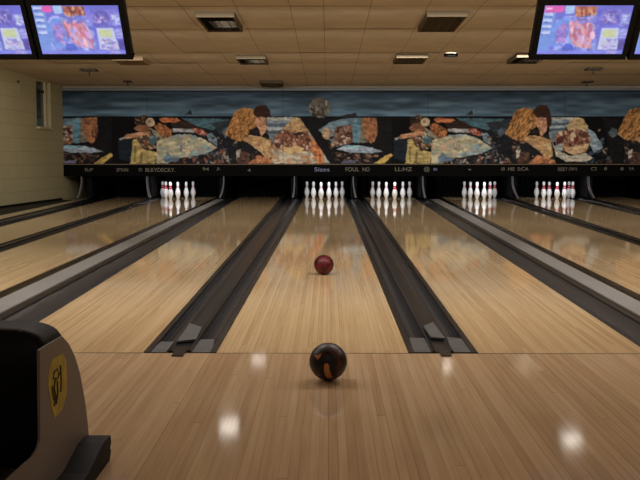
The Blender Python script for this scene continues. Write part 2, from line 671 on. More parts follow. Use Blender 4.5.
# black curb at the foot of the left wall
bm = NB()
wl = lambda y: wall_x(y) + 0.003
y0, y1 = Y_FOUL + 0.01, Y_MASK - 0.3
p = [(wl(y0), y0), (wl(y1), y1), (E['A1L'](y1) - 0.003, y1), (E['A1L'](y0) - 0.003, y0)]
prism(bm, [(x, y, -0.159) for x, y in p], (0, 0, 0.159))
pr = [(wl(y0), y0), (wl(y1), y1), (wl(y1) + 0.04, y1), (wl(y0) + 0.04, y0)]
prism(bm, [(x, y, 0.0) for x, y in pr], (0, 0, 0.05))
struct('baseboard_left', bm, M_BASEB, loc=(0, 0, 0))

# ------------------------------------------------------------------ pit, curtains, kickbacks
lanes_x = {'A1': ('A1L', 'A1R'), 'A0': ('A0L', 'A0R'), 'A': ('AL', 'AR'), 'B': ('BL', 'BR'), 'C': ('CL', 'CR'), 'D': ('DL', 'DR'), 'E': ('EL', 'ER'), 'F': ('FL', 'FR'), 'G': ('GL', 'GR')}
curt_lab = {'A0': 'black pit curtain of the dim lane nearest the cream wall', 'A': 'black pit curtain behind the leftmost lit pins',
            'B': 'black pit curtain of the lane without pins', 'C': 'black pit curtain behind the pins of the red ball lane',
            'D': 'black pit curtain behind the pins right of the red ball lane', 'E': 'black pit curtain behind the pins right of the wide grey capping',
            'F': 'black pit curtain behind the rightmost lit pins', 'G': 'black pit curtain of the lane at the right edge'}
for k, lab in curt_lab.items():
    l, r = lanes_x[k]
    yc = 25.75
    xl, xr = E[l](yc) - 0.1, E[r](yc) + 0.1
    bm = NB()
    n = 44
    fr_, bk_ = [], []
    for i in range(n + 1):
        x = xl + (xr - xl) * i / n
        dy = 0.03 * math.sin(i * 1.9) + 0.012 * math.sin(i * 0.7)
        fr_.append((x, yc + 0.06 + dy))
        bk_.append((x, yc + 0.075 + dy))
    vs = [[bm.verts.new((x, y, z)) for (x, y) in fr_ + bk_[::-1]] for z in (-0.158, 0.85)]
    m = len(vs[0])
    for i in range(m):
        bm.faces.new((vs[0][i], vs[0][(i + 1) % m], vs[1][(i + 1) % m], vs[1][i]))
    bm.faces.new(vs[0])
    bm.faces.new(vs[1])
    tag(obj('pit_curtain', bm, M_CURT), lab, 'curtain', 'pit curtains')

FZ0 = on_y(328, 176.3, Y_MASK - 0.05).z           # fascia bottom
FZ1 = on_y(328, 164.2, Y_MASK - 0.05).z


def kickback(px_top, px_bot, gl, gr, label, curve=1.0, strength=1.0):
    y0 = 23.72
    gx0, gx1 = gl(24.5), gr(24.5)
    w = min(0.14, (gx1 - gx0) * 0.4)
    xt, xb = on_y(px_top, 177, y0).x, on_y(px_bot, 197, y0).x
    xc = min(max((xt + xb) / 2, gx0 + w / 2 + 0.01), gx1 - w / 2 - 0.01)
    t = thing('kickback', label, 'kickback plate', (xc, 24.4, 0.005), 'kickback plates beside the pin decks')
    bm = NB()
    box(bm, (xc - w / 2, Y_MASK + 0.14, 0.032), (xc + w / 2, 25.72, FZ0 - 0.004), bevel=0.01)
    obj('plate', bm, M_KICK, t)
    bm = NB()
    pts, d = [], (xb - xt)
    for k in range(11):
        s = k / 10
        z = FZ0 - 0.0 - (FZ0 - 0.045) * s
        x = xt + d * s ** 2.6
        pts.append((x, z))
    a = [(x - 0.013, z) for x, z in pts] + [(x + 0.013 + 0.02 * (i / 10) ** 2, z) for i, (x, z) in reversed(list(enumerate(pts)))]
    prism(bm, [(x, Y_MASK - 0.02, z) for x, z in a], (0, 0.16, 0))
    obj('edge_trim', bm, M_KEDGE, t)
    return t


kickback(78.5, 74, E['A1R'], E['A0L'], 'black kickback plate with grey edge nearest the cream wall')
kickback(144.5, 147, E['A0R'], E['AL'], 'black kickback plate with grey edge left of the leftmost lit pins')
kickback(222.5, 218, E['AR'], E['BL'], 'black kickback plate with grey curved edge left of the lane without pins')
kickback(294, 292, E['BR'], E['CL'], 'black kickback plate with grey edge left of the pins of the red ball lane')
kickback(353.5, 356, E['CR'], E['DL'], 'black kickback plate with grey edge right of the pins of the red ball lane')
kickback(424, 426, E['DR'], E['EL'], 'black kickback plate with grey edge at the far end of the right grey capping')
kickback(515, 520, E['ER'], E['FL'], 'black kickback plate with grey curved edge left of the rightmost lit pins')
kickback(592, 597, E['FR'], E['GL'], 'black kickback plate with grey curved edge right of the rightmost lit pins')

# ------------------------------------------------------------------ fascia with its lettering
WX0 = wall_x(Y_MASK) + 0.004
fa = thing('masking_fascia', 'long black fascia with faint lettering under the mural, above the pins', 'fascia', (1.0, Y_MASK, FZ0))
bm = NB()
box(bm, (WX0, Y_MASK - 0.05, FZ0), (X_R - 0.01, Y_MASK + 0.0, FZ1 - 0.012), 0, bevel=0.006)
obj('board', bm, M_FASC, fa)
bm = NB()
box(bm, (WX0, Y_MASK - 0.062, FZ1 - 0.014), (X_R - 0.01, Y_MASK - 0.0, FZ1 + 0.006), 0, bevel=0.003)
obj('lip', bm, M_LIP, fa)


def lettering(txt, px0, px1, py0, py1, m):
    cu = bpy.data.curves.new('lettering', 'FONT')
    cu.body = txt
    cu.extrude = 0.02
    to = bpy.data.objects.new('lettering_source', cu)
    COL.objects.link(to)
    dg = bpy.context.evaluated_depsgraph_get()
    me = bpy.data.meshes.new_from_object(to.evaluated_get(dg))
    bpy.data.objects.remove(to)
    bpy.data.curves.remove(cu)
    yy = Y_MASK - 0.05
    p0, p1 = on_y(px0, py1, yy), on_y(px1, py0, yy)
    co = np.array([v.co for v in me.vertices])
    mn, mx_ = co.min(0), co.max(0)
    off = world_loc(fa)
    for v in me.vertices:
        u = (v.co.x - mn[0]) / (mx_[0] - mn[0])
        w = (v.co.y - mn[1]) / (mx_[1] - mn[1])
        d = (v.co.z - mn[2]) / (mx_[2] - mn[2])
        v.co = Vector((p0.x + (p1.x - p0.x) * u, yy - 0.006 * d + 0.001, p0.z + (p1.z - p0.z) * w)) - off
    me.materials.clear()
    me.materials.append(m)
    me.name = 'lettering'
    o = bpy.data.objects.new('lettering', me)
    COL.objects.link(o)
    o.parent = fa
    return o


for a in [('ELIP', 85, 93, 168.2, 171.2, M_LETT), ('SPYUN', 116.5, 128, 168.2, 171.6, M_LETT), ('D', 139, 142, 168.2, 171.2, M_LETT),
          ('BLKYDECKY.', 145.5, 175, 168.0, 171.8, M_LETT), ('94', 202.5, 209, 167.5, 170.6, M_LETT), ('JL', 216.5, 220.5, 167.5, 170.6, M_LETT),
          ('4', 247.5, 250.5, 168.8, 171.8, M_LETT), ('Sizes', 314.5, 329.5, 167.4, 171.4, M_LETB), ('FOUL', 345.5, 359, 167.4, 171.4, M_LETT), ('NO', 362.5, 369.5, 167.4, 171.4, M_LETT),
          ('LL:HZ', 395, 412, 167.3, 171, M_LETT), ('@', 424, 429.5, 166.8, 172, M_LETT), ('au', 433.5, 437, 168, 170.5, M_LETB),
          ('-', 468.5, 471, 169, 170.2, M_LETT), ('AR', 501, 505, 167.2, 170.6, M_LETT), ('HIE', 508, 514.5, 167.2, 170.6, M_LETT), ('S:CA', 517.5, 528.5, 167.2, 170.6, M_LETT), ('RISKY', 558, 567.5, 167.3, 171, M_LETT), ('(261)', 569, 577, 167.3, 171, M_LETT),
          ('C2', 591, 597, 167.3, 170.4, M_LETT), ('8', 604, 607, 167.3, 170.2, M_LETT), ('8', 620.5, 623.5, 167.3, 170.2, M_LETT), ('YA', 628.5, 634, 167.3, 170.2, M_LETT)]:
    lettering(*a)


# ------------------------------------------------------------------ paint engine for the mural and the screens
def vnoise(xx, yy, sx, sy, seed):
    r = np.random.default_rng(seed)
    g = r.random((64, 64))
    u, v = xx / sx, yy / sy
    iu, iv = np.floor(u).astype(int), np.floor(v).astype(int)
    fu, fv = u - iu, v - iv
    fu, fv = fu * fu * (3 - 2 * fu), fv * fv * (3 - 2 * fv)
    a, b_, c, d = g[iv % 64, iu % 64], g[iv % 64, (iu + 1) % 64], g[(iv + 1) % 64, iu % 64], g[(iv + 1) % 64, (iu + 1) % 64]
    return (a * (1 - fu) + b_ * fu) * (1 - fv) + (c * (1 - fu) + d * fu) * fv


class Canvas:
    def __init__(s, x0, x1, y0, y1, res):
        s.nx, s.ny = int(round((x1 - x0) * res)) + 1, int(round((y1 - y0) * res)) + 1
        s.xs, s.ys = np.linspace(x0, x1, s.nx), np.linspace(y0, y1, s.ny)
        s.X, s.Y = np.meshgrid(s.xs, s.ys)
        s.rgb = np.zeros((s.ny, s.nx, 3))
        s.WX = s.X + (vnoise(s.X, s.Y, 2.6, 2.6, 1) - 0.5) * 0.9
        s.WY = s.Y + (vnoise(s.X, s.Y, 2.6, 2.6, 2) - 0.5) * 0.9
        s.n1 = vnoise(s.X, s.Y, 5, 1.6, 3) + 0.6 * vnoise(s.X, s.Y, 1.4, 1.2, 4) - 0.8
        s.rnd = np.random.default_rng(5)

    def inside(s, pts, warp=True):
        X, Y = (s.WX, s.WY) if warp else (s.X, s.Y)
        m = np.zeros(X.shape, bool)
        n = len(pts)
        for i in range(n):
            (xa, ya), (xb, yb) = pts[i], pts[(i + 1) % n]
            if ya == yb:
                continue
            c = ((ya > Y) != (yb > Y)) & (X < (xb - xa) * (Y - ya) / (yb - ya) + xa)
            m ^= c
        return m

    def fill(s, m, col, var=0.25):
        c = np.array(col, float)
        s.rgb[m] = np.clip(c[None] * (1 + var * s.n1[m][:, None]), 0, 255)

    def poly(s, pts, col, dx=0, var=0.42):
        m = s.inside([(x + dx, y) for x, y in pts])
        s.fill(m, col, var)
        return m

    def ell(s, cx_, cy_, rx, ry, col, ang=0, mask=None, var=0.2, warp=True):
        X, Y = (s.WX, s.WY) if warp else (s.X, s.Y)
        ca, sa = math.cos(ang), math.sin(ang)
        u = (X - cx_) * ca + (Y - cy_) * sa
        v = -(X - cx_) * sa + (Y - cy_) * ca
        m = (u / rx) ** 2 + (v / ry) ** 2 < 1
        if mask is not None:
            m &= mask
        s.fill(m, col, var)
        return m

    def dabs(s, m, pal, n, r0=0.6, r1=1.8, ang=None, asp=2.2):
        ii = np.argwhere(m)
        if not len(ii):
            return
        for _ in range(n):
            iy, ix = ii[s.rnd.integers(len(ii))]
            r = s.rnd.uniform(r0, r1)
            a = s.rnd.uniform(0, math.pi) if ang is None else ang + s.rnd.normal(0, 0.25)
            k = int(s.rnd.integers(len(pal)))
            # local window
            res = (s.nx - 1) / (s.xs[-1] - s.xs[0])
            w = int(r * asp * res) + 2
            ya, yb, xa, xb = max(iy - w, 0), iy + w + 1, max(ix - w, 0), ix + w + 1
            X, Y = s.WX[ya:yb, xa:xb] - s.xs[ix], s.WY[ya:yb, xa:xb] - s.ys[iy]
            u, v = X * math.cos(a) + Y * math.sin(a), -X * math.sin(a) + Y * math.cos(a)
            mm = ((u / (r * asp)) ** 2 + (v / r) ** 2 < 1) & m[ya:yb, xa:xb]
            t = s.rgb[ya:yb, xa:xb]
            t[mm] = 0.22 * t[mm] + 0.78 * np.array(pal[k], float) * s.rnd.uniform(0.85, 1.12)

    def linear(s, gain):
        c = np.clip(s.rgb, 0, 255) / 255
        l = np.where(c <= 0.04045, c / 12.92, ((c + 0.055) / 1.055) ** 2.4)
        return np.clip(l * gain, 0.002, 0.9)


MX0, MX1, MY0, MY1 = 58, 706, 90.5, 164.6
cv = Canvas(MX0, MX1, MY0, MY1, 2.0)
# header sky
t = np.clip((cv.Y - 91) / 26, 0, 1)[..., None]
sky = np.array((34, 50, 66)) * (1 - t) + np.array((70, 102, 126)) * t
wis = vnoise(cv.X, cv.Y, 34, 4, 21) * 0.6 + vnoise(cv.X, cv.Y, 13, 2.2, 22) * 0.4
sky = sky * (0.64 + 0.9 * wis[..., None]) * (0.85 + 0.15 * np.clip((cv.X - 60) / 120, 0, 1)[..., None])  # last factor darkens the left end, light fall-off put into the paint
g = np.clip((wis - 0.5) * 2.2, 0, 1)[..., None] * np.exp(-((cv.Y - 104) / 6) ** 2)[..., None]
sky = sky * (1 - 0.45 * g) + np.array((98, 112, 118)) * 0.45 * g
cv.rgb[:] = sky
low = cv.Y > 116.6
cv.fill(low, (9, 9, 11), 0.4)
cv.fill((cv.Y > 116.2) & (cv.Y < 117.4), (12, 13, 15), 0.1)  # dark seam under the header, edge and shadow of the ledge painted in
cv.fill(cv.Y < 91.6, (22, 30, 36), 0.1)
BR, OR, CR_, DK, BL_, WH = (120, 70, 42), (188, 104, 54), (186, 156, 112), (26, 22, 22), (98, 128, 146), (168, 168, 166)


def strip(y0, y1, x0, x1, col, var=0.3):
    cv.fill((cv.WY > y0) & (cv.WY < y1) & (cv.WX > x0) & (cv.WX < x1), col, var)


def car(dx):
    m = cv.poly([(300, 117.6), (392, 117.6), (392, 163.5), (330, 163.5)], (20, 19, 22), dx)
    cv.poly([(318, 130), (330, 122), (345, 118.5), (361, 117.3), (357, 130), (354, 142), (336, 147), (330, 141), (322, 134)], (92, 122, 140), dx)
    m = cv.poly([(335, 127), (352, 125), (353, 143), (332, 147), (335, 136)], (112, 74, 58), dx)
    cv.dabs(m, [(150, 96, 70), (80, 46, 36), (190, 176, 164), (54, 34, 32), (160, 120, 96)], 70, 0.5, 1.3)
    cv.poly([(321, 130), (327, 127), (331, 132), (329, 140), (323, 138)], (172, 140, 106), dx)
    cv.dabs(cv.inside([(x + dx, y) for x, y in [(329, 131), (334, 129), (335, 144), (331, 150), (328, 140)]]), [CR_, BR, (140, 130, 120), DK], 20, 0.5, 1.2)
    cv.poly([(353, 127), (358, 117.4), (362, 118), (361, 130), (359, 143), (354, 143)], (76, 128, 152), dx)
    cv.poly([(360, 118), (363, 118), (365, 131), (368, 142), (359, 143)], (112, 108, 94), dx)
    m = cv.poly([(362, 118), (377, 117.4), (378, 131), (375, 141), (371, 144), (366, 139), (363, 130)], (160, 98, 58), dx)
    cv.dabs(m, [(184, 118, 72), (120, 66, 40), (84, 44, 30)], 34, 0.4, 1.1, ang=1.4)
    cv.poly([(336, 149), (345, 145.2), (360, 145.4), (372, 147.6), (383, 151.6), (372, 153), (350, 152.6)], (140, 158, 180), dx)
    cv.poly([(340, 147), (352, 145.4), (366, 147), (356, 148.6)], (110, 160, 190), dx)
    m = cv.inside([(x + dx, y) for x, y in [(331, 152), (366, 153.5), (380, 155), (372, 163.5), (336, 163.5)]])
    cv.dabs(m, [(80, 46, 36), (30, 26, 28), (120, 80, 60), (44, 44, 56), (150, 110, 80)], 60, 0.5, 1.4, ang=0.1)
    cv.poly([(373, 163.8), (384, 156.5), (391, 153), (393, 155), (386, 162), (384, 163.8)], (188, 152, 66), dx)
    cv.poly([(344, 160.5), (356, 160), (356, 163.5), (340, 163.5)], (96, 96, 130), dx)


def figure(dx):
    m = cv.inside([(x + dx, y) for x, y in [(470, 118), (512, 118), (520, 163.5), (452, 163.5)]])
    cv.fill(m, (24, 26, 32), 0.4)
    cv.poly([(456, 118), (505, 119), (488, 130), (468, 125.5)], (58, 96, 112), dx)
    cv.poly([(486, 123), (512, 119), (508, 131), (496, 135)], (40, 48, 54), dx)
    cv.poly([(393, 140), (400, 137.5), (409, 140), (409, 156), (404, 162), (394, 158)], (24, 32, 46), dx)
    cv.poly([(407.5, 140), (413, 138), (420, 150), (432, 152), (430, 163.8), (405, 163.8), (407, 150)], (172, 148, 82), dx)
    cv.poly([(416, 152), (418, 152), (417, 163), (414, 163)], (120, 98, 56), dx)
    cv.poly([(409, 146), (411, 146), (411, 162), (409, 162)], (128, 114, 52), dx)
    m = cv.poly([(411.5, 138), (424, 131), (433, 137), (432, 148), (422, 151), (416, 147)], (88, 62, 44), dx)
    cv.dabs(m, [(40, 30, 26), (176, 140, 96), (130, 76, 46), (190, 180, 160), (60, 40, 34)], 70, 0.45, 1.2, ang=0.9)
    cv.ell(427.5 + dx, 140, 4.0, 4.6, (62, 94, 106))
    cv.ell(426.5 + dx, 137.6, 1.5, 1.2, (120, 140, 140))
    m = cv.poly([(409, 117), (421, 114.5), (424, 121), (421, 128), (411, 126)], (46, 32, 24), dx)
    cv.dabs(m, [(110, 74, 48), (28, 20, 18), (150, 110, 74)], 26, 0.4, 1.0, ang=0.8)
    cv.poly([(408.5, 128), (413, 124.5), (422, 125), (428, 129), (420, 131.5), (411, 131)], (134, 82, 52), dx)
    cv.poly([(399, 137), (401, 134.8), (415, 131.5), (426, 131), (424, 134), (412, 137.8), (401, 138.8)], (188, 128, 88), dx)
    cv.poly([(394, 138.4), (399, 136.6), (399.5, 138.4), (395.5, 140.2)], (150, 150, 146), dx)
    cv.ell(425.4 + dx, 122.2, 4.6, 4.4, (192, 164, 128))
    cv.ell(424.6 + dx, 121.6, 1.6, 1.4, (140, 110, 84))
    cv.poly([(424, 127), (432, 131), (442, 139), (436, 140), (428, 134)], (128, 128, 112), dx)
    m = cv.poly([(429, 126), (434, 123), (440, 125), (447, 130), (447, 136), (441, 139.5), (433, 134)], (148, 84, 42), dx)
    cv.dabs(m, [(186, 108, 50), (110, 58, 32), (80, 40, 26), (200, 130, 70)], 34, 0.5, 1.1)
    m = cv.poly([(444, 119), (462, 121), (476, 128), (486, 135), (470, 130), (447, 127)], (48, 32, 28), dx)
    m = cv.poly([(434, 119), (438, 117.4), (452, 118.3), (456, 120), (450, 122.8), (436, 122.6)], (190, 96, 52), dx)
    cv.dabs(m, [(214, 124, 70), (150, 66, 38)], 14, 0.4, 0.8, ang=0.05, asp=3)
    cv.poly([(447, 128.4), (466, 128.8), (475, 131.4), (470, 132.6), (448, 132)], (152, 150, 156), dx)
    m = cv.poly([(467, 128), (476, 128.6), (483, 134), (479, 136.6), (470, 132.8)], (166, 84, 62), dx)
    cv.dabs(m, [(204, 170, 150), (190, 70, 54), (110, 40, 34)], 16, 0.4, 1.0)
    m = cv.poly([(432, 140), (441, 138), (452, 134.6), (466, 134.4), (480, 139.5), (493, 148), (481, 153), (465, 157), (452, 158), (442, 163.8), (431, 163.8)], (166, 158, 124), dx)
    cv.poly([(444, 136.6), (453, 134.4), (466, 134.2), (478, 138.5), (466, 137.2), (452, 137)], (128, 152, 160), dx)
    cv.poly([(476, 143), (493, 148), (481, 153.5), (460, 157.6), (452, 155), (466, 152)], (122, 148, 154), dx)
    cv.dabs(m, [(176, 172, 138), (150, 150, 130), (182, 150, 120), (136, 146, 140)], 60, 0.8, 2.0, ang=0.15)
    cv.dabs(cv.inside([(x + dx, y) for x, y in [(452, 141), (466, 139), (466, 148), (456, 153)]]), [(112, 84, 104), (150, 110, 100), (96, 112, 140)], 9, 0.4, 0.8, ang=1.1)
    cv.poly([(438, 158), (443, 152), (447, 157), (456, 158), (452, 161), (440, 163)], (86, 112, 136), dx)
    m = cv.inside([(x + dx, y) for x, y in [(446, 162), (462, 158), (481, 154), (494, 149), (506, 152), (512, 163.5), (446, 163.6)]])
    cv.dabs(m, [(34, 26, 28), (70, 44, 40), (88, 108, 128), (150, 80, 50), (28, 34, 40), (64, 64, 72), (170, 160, 140)], 110, 0.5, 1.6)
    cv.poly([(481, 134), (487, 133), (492, 139), (492, 146), (484, 141)], (100, 122, 138), dx)
    m = cv.inside([(x + dx, y) for x, y in [(486, 137), (498, 136), (508, 162), (496, 156)]])
    cv.dabs(m, [(40, 34, 34), (160, 140, 110), (60, 74, 96), (110, 70, 50), (24, 24, 28)], 40, 0.4, 1.2)
    cv.poly([(497, 132), (501, 127), (505, 127.6), (508, 133), (506, 139), (500, 138)], (66, 84, 100), dx)
    cv.poly([(499, 139), (506, 132), (513, 139), (519, 146), (516, 160), (504, 158)], (24, 27, 34), dx)


def woman(dx, lower=True):
    m = cv.inside([(x + dx, y) for x, y in [(512, 138), (552, 134), (556, 163.5), (512, 163.5)]])
    cv.fill(m, (28, 26, 30), 0.4)
    cv.dabs(m, [(70, 52, 46), (36, 40, 52), (150, 130, 100), (90, 60, 44), (20, 20, 24)], 60, 0.5, 1.4)
    for i, c in enumerate([(156, 160, 158), (120, 140, 156), (70, 92, 110), (140, 158, 168), (60, 78, 94), (124, 146, 158)]):
        cv.poly([(549, 117.2 + i * 3), (577 - i * 2.2, 117 + i * 2.6), (574 - i * 2.6, 120 + i * 2.6), (549, 120.5 + i * 3)], c, dx)
    cv.poly([(549, 132), (560, 130), (556, 141), (550, 143)], (96, 112, 124), dx)
    m = cv.poly([(505, 134), (508, 127), (511, 121), (514, 114), (518, 109.4), (525, 107.6), (533, 109), (537, 115), (537, 126), (531, 131), (527, 136), (522, 141.5), (512, 139)], (172, 112, 50), dx)
    cv.dabs(m, [(196, 132, 62), (110, 66, 30), (84, 50, 26), (210, 150, 84), (140, 84, 36)], 120, 0.35, 0.9, ang=2.1, asp=4)
    cv.poly([(533, 112), (536, 107), (541, 105), (546, 105.4), (549.5, 110), (551.6, 119), (550.6, 127), (546.6, 126), (545, 118), (539, 117.6), (536, 116.5)], (58, 32, 24), dx)
    m = cv.poly([(536, 118), (541, 116.6), (546, 118), (547, 127), (546, 132), (541, 136.6), (539, 130), (535, 124)], (186, 126, 92), dx)
    cv.dabs(m, [(206, 150, 116), (150, 92, 66)], 14, 0.4, 1.0, ang=1.5)
    cv.poly([(529.5, 130), (535, 128.6), (540, 131), (538, 134.5), (531, 134)], (34, 28, 30), dx)
    m = cv.poly([(522, 139.5), (530, 135), (541, 136.4), (551, 140), (553, 156), (547, 160), (540, 152), (531, 145)], (182, 140, 92), dx)
    cv.dabs(m, [(206, 166, 120), (150, 104, 60), (190, 120, 66), (170, 130, 56)], 40, 0.5, 1.4, ang=0.9)
    cv.poly([(519, 143), (529, 144.5), (536, 152), (531, 155), (523, 150)], (30, 28, 34), dx)
    m = cv.poly([(519, 151), (529, 152.5), (530, 163.8), (517, 163.8)], (82, 54, 44), dx)
    cv.dabs(m, [(110, 74, 56), (50, 34, 32)], 16, 0.5, 1.1)
    cv.poly([(516, 150), (521, 149.4), (519.5, 157), (516.5, 159)], (170, 160, 144), dx)
    m = cv.poly([(528, 163.8), (538, 154.5), (546, 158), (554, 160), (556, 163.8)], (184, 108, 62), dx)
    cv.dabs(m, [(210, 140, 90), (130, 70, 44)], 14, 0.5, 1.2, ang=-0.6)


def lounger(dx):
    m = cv.inside([(x + dx, y) for x, y in [(588, 133), (600, 129), (617, 163.5), (586, 163.5)]])
    cv.dabs(m, [(36, 32, 34), (60, 84, 104), (150, 140, 120), (88, 54, 44), (24, 28, 34)], 80, 0.5, 1.4)
    cv.poly([(587, 128), (594, 132), (602, 144), (603, 148), (594, 153), (588, 142)], (128, 150, 166), dx)
    cv.poly([(552, 142), (558, 150), (570, 156), (586, 153), (593, 158), (586, 162), (566, 161.5), (556, 156)], (172, 164, 146), dx)
    m = cv.poly([(554.5, 138), (559, 131.5), (568, 129), (577, 127.6), (588, 131), (591, 140), (587, 150), (575, 154), (563, 151), (556, 147)], (142, 90, 64), dx)
    cv.dabs(m, [(96, 36, 36), (190, 140, 104), (70, 34, 32), (206, 178, 150), (160, 90, 66), (120, 66, 50)], 100, 0.6, 1.5, ang=1.3, asp=1.8)
    cv.ell(560 + dx, 141, 3.6, 5.2, (84, 40, 40), 0.3)
    cv.ell(573 + dx, 136.5, 3.2, 4.8, (206, 170, 134))
    cv.ell(575.5 + dx, 140.5, 1.8, 3.0, (120, 34, 40))
    cv.ell(584.5 + dx, 135, 3.4, 3.4, (92, 54, 48))
    m = cv.poly([(562.5, 141), (566, 147), (574, 147), (580, 145), (589, 144), (586, 152), (575, 155), (566, 152)], (200, 152, 104), dx)
    cv.dabs(m, [(216, 172, 124), (176, 124, 84)], 16, 0.6, 1.4, ang=0.1)
    cv.poly([(554, 146), (562, 143), (563, 150), (560, 152)], (150, 164, 168), dx)
    m = cv.poly([(566, 127), (571, 120), (577, 116.8), (583.5, 119), (588.4, 126), (586, 131), (576, 129), (568, 131)], (184, 154, 102), dx)
    cv.dabs(m, [(200, 172, 118), (150, 120, 76)], 18, 0.5, 1.2, ang=-0.6)


car(-280)
figure(-275)
woman(-280)
# the larger seated group left of the centre
for i, c in enumerate([(160, 164, 160), (124, 142, 156), (76, 98, 116), (146, 160, 168), (70, 88, 102)]):
    cv.poly([(267, 117.2 + i * 3.4), (297 - i * 2.5, 117 + i * 3), (293 - i * 2.8, 121 + i * 3), (267, 121 + i * 3.4)], c)
cv.poly([(300, 118), (345, 117.5), (345, 163.5), (325, 163.5), (312, 135)], (44, 46, 52))
cv.poly([(309, 128), (322, 120), (338, 116.5), (356, 113), (357, 116.8), (338, 120), (326, 128), (324, 136), (334, 156), (338, 163.8), (326, 163.8), (317, 142)], (40, 36, 40))
cv.poly([(318, 133), (322, 132), (332, 152), (338, 163.8), (330, 163.8), (324, 150)], (34, 54, 78))
cv.poly([(303, 119), (309, 124), (320, 140), (327, 155), (330, 163.8), (321, 163.8), (312, 140), (306, 130)], (132, 148, 150))
cv.poly([(282, 130), (289, 122), (297, 117.2), (303, 119), (307, 126), (309, 134), (318, 142), (324, 156), (325, 163.8), (272, 163.8), (271.5, 150), (274, 138)], (160, 118, 84))
m = cv.poly([(283, 130), (289, 122), (296, 117.4), (302, 119), (306, 126), (306, 131), (296, 133), (286, 131)], (186, 144, 92))
cv.dabs(m, [(202, 168, 112), (150, 112, 70)], 20, 0.5, 1.3, ang=-0.6)
m = cv.poly([(273, 140), (278, 132), (286, 130), (298, 133), (307, 132), (311, 140), (312, 148), (300, 152), (284, 149), (276, 148)], (126, 76, 54))
cv.dabs(m, [(190, 146, 112), (74, 40, 34), (200, 180, 160), (150, 84, 56), (100, 50, 40)], 110, 0.5, 1.4, ang=1.2, asp=1.8)
cv.ell(299, 133.5, 5.5, 1.6, (52, 36, 34), -0.2)
m = cv.poly([(282, 146), (287, 147), (297, 145), (304, 149), (300, 153), (290, 154.5), (284, 152)], (208, 156, 100))
m = cv.poly([(272, 149), (282, 151), (291, 155), (304, 151), (312, 153), (318, 163.8), (273, 163.8)], (182, 166, 140))
cv.dabs(m, [(200, 188, 166), (150, 112, 78), (170, 150, 120), (190, 120, 76)], 50, 0.6, 1.6, ang=0.2)
m = cv.poly([(311, 141), (315, 140), (322, 149), (325, 163.8), (318, 163.8), (312, 152)], (198, 108, 58))
cv.dabs(m, [(212, 140, 80), (160, 70, 40)], 16, 0.5, 1.3, ang=1.3)
m = cv.ell(319.6, 108, 10.4, 10.2, (92, 84, 74))
cv.dabs(m, [(60, 54, 48), (118, 108, 96), (80, 70, 58), (140, 134, 122), (50, 46, 42)], 60, 0.7, 1.8)
cv.poly([(312, 101), (316, 97.5), (324, 98), (320, 101)], (104, 92, 78))
car(0)
figure(0)
woman(0)
lounger(0)
cv.poly([(603, 118), (625, 118), (622, 163), (612, 163)], (20, 20, 23))
cv.poly([(608, 133), (612, 127.5), (617, 129), (617, 136), (612, 138)], (74, 90, 100))
woman(112)
lounger(112)
# little far sail boats on the header
for bx in (190, 471):
    cv.poly([(bx, 114), (bx + 2.5, 108), (bx + 3.2, 114.4)], (96, 116, 124))
    cv.poly([(bx + 2, 114.5), (bx + 1, 110), (bx - 6, 115)], (34, 42, 48))
SEAMS = [147, 283, 428, 565]
for sx_ in SEAMS:
    m = np.abs(cv.X - sx_) < 0.5
    cv.rgb[m] = cv.rgb[m] * 0.72
g_ = cv.rgb.mean(2, keepdims=True)
cv.rgb = cv.rgb * 0.74 + g_ * 0.26
pad = np.pad(cv.rgb, ((1, 1), (1, 1), (0, 0)), 'edge')          # soft brush edges
cv.rgb = 0.4 * cv.rgb + 0.15 * (pad[:-2, 1:-1] + pad[2:, 1:-1] + pad[1:-1, :-2] + pad[1:-1, 2:])
paint = cv.linear(1.75)

pan_lab = ['mural panel at the cream wall with pale boat and man in yellow coat',
           'mural panel with cream fish shape and woman in orange coat bending over, left of centre',
           'mural panel with grey mottled ball and seated group at the centre',
           'mural panel with yellow coat man and long cream fish shape right of the centre',
           'mural panel at right with hatted head beside a second orange coat']
edges = [62.2] + SEAMS + [706]
for pi in range(5):
    a, c = edges[pi], edges[pi + 1]
    i0, i1 = int(np.argmin(np.abs(cv.xs - a))), int(np.argmin(np.abs(cv.xs - c)))
    ny, nx = cv.ny, i1 - i0 + 1
    verts, colr = [], []
    for j in range(ny):
        for i in range(i0, i1 + 1):
            w = on_y(cv.xs[i], cv.ys[j], Y_MASK)
            xw = max(w.x, wall_x(Y_MASK) + 0.003)
            verts.append((xw, Y_MASK, w.z))
            colr.append((*paint[j, i], 1))
    faces = [(j * nx + i, (j + 1) * nx + i, (j + 1) * nx + i + 1, j * nx + i + 1) for j in range(ny - 1) for i in range(nx - 1)]
    # thickness: back of the board
    nf = len(verts)
    cor = [0, (ny - 1) * nx, ny * nx - 1, nx - 1]
    for k in cor:
        x, y, z = verts[k]
        verts.append((x, Y_MASK + 0.04, z))
        colr.append((0.01, 0.01, 0.01, 1))
    faces.append((nf + 3, nf + 2, nf + 1, nf))
    for k in range(4):
        k2 = (k + 1) % 4
        faces.append((cor[k], nf + k, nf + k2, cor[k2]) if k % 2 == 0 else (cor[k], nf + k, nf + k2, cor[k2]))
    me = bpy.data.meshes.new('mural_panel')
    loc = Vector(((verts[0][0] + verts[nx - 1][0]) / 2, Y_MASK, verts[cor[1]][2]))
    me.from_pydata([(x - loc.x, y - loc.y, z - loc.z) for x, y, z in verts], [], faces)
    at = me.color_attributes.new('paint', 'FLOAT_COLOR', 'POINT')
    at.data.foreach_set('color', np.array(colr, np.float32).ravel())
    me.materials.append(M_MURAL)
    o = bpy.data.objects.new('mural_panel', me)
    COL.objects.link(o)
    o.location = loc
    tag(o, pan_lab[pi], 'mural', 'mural panels over the pins')

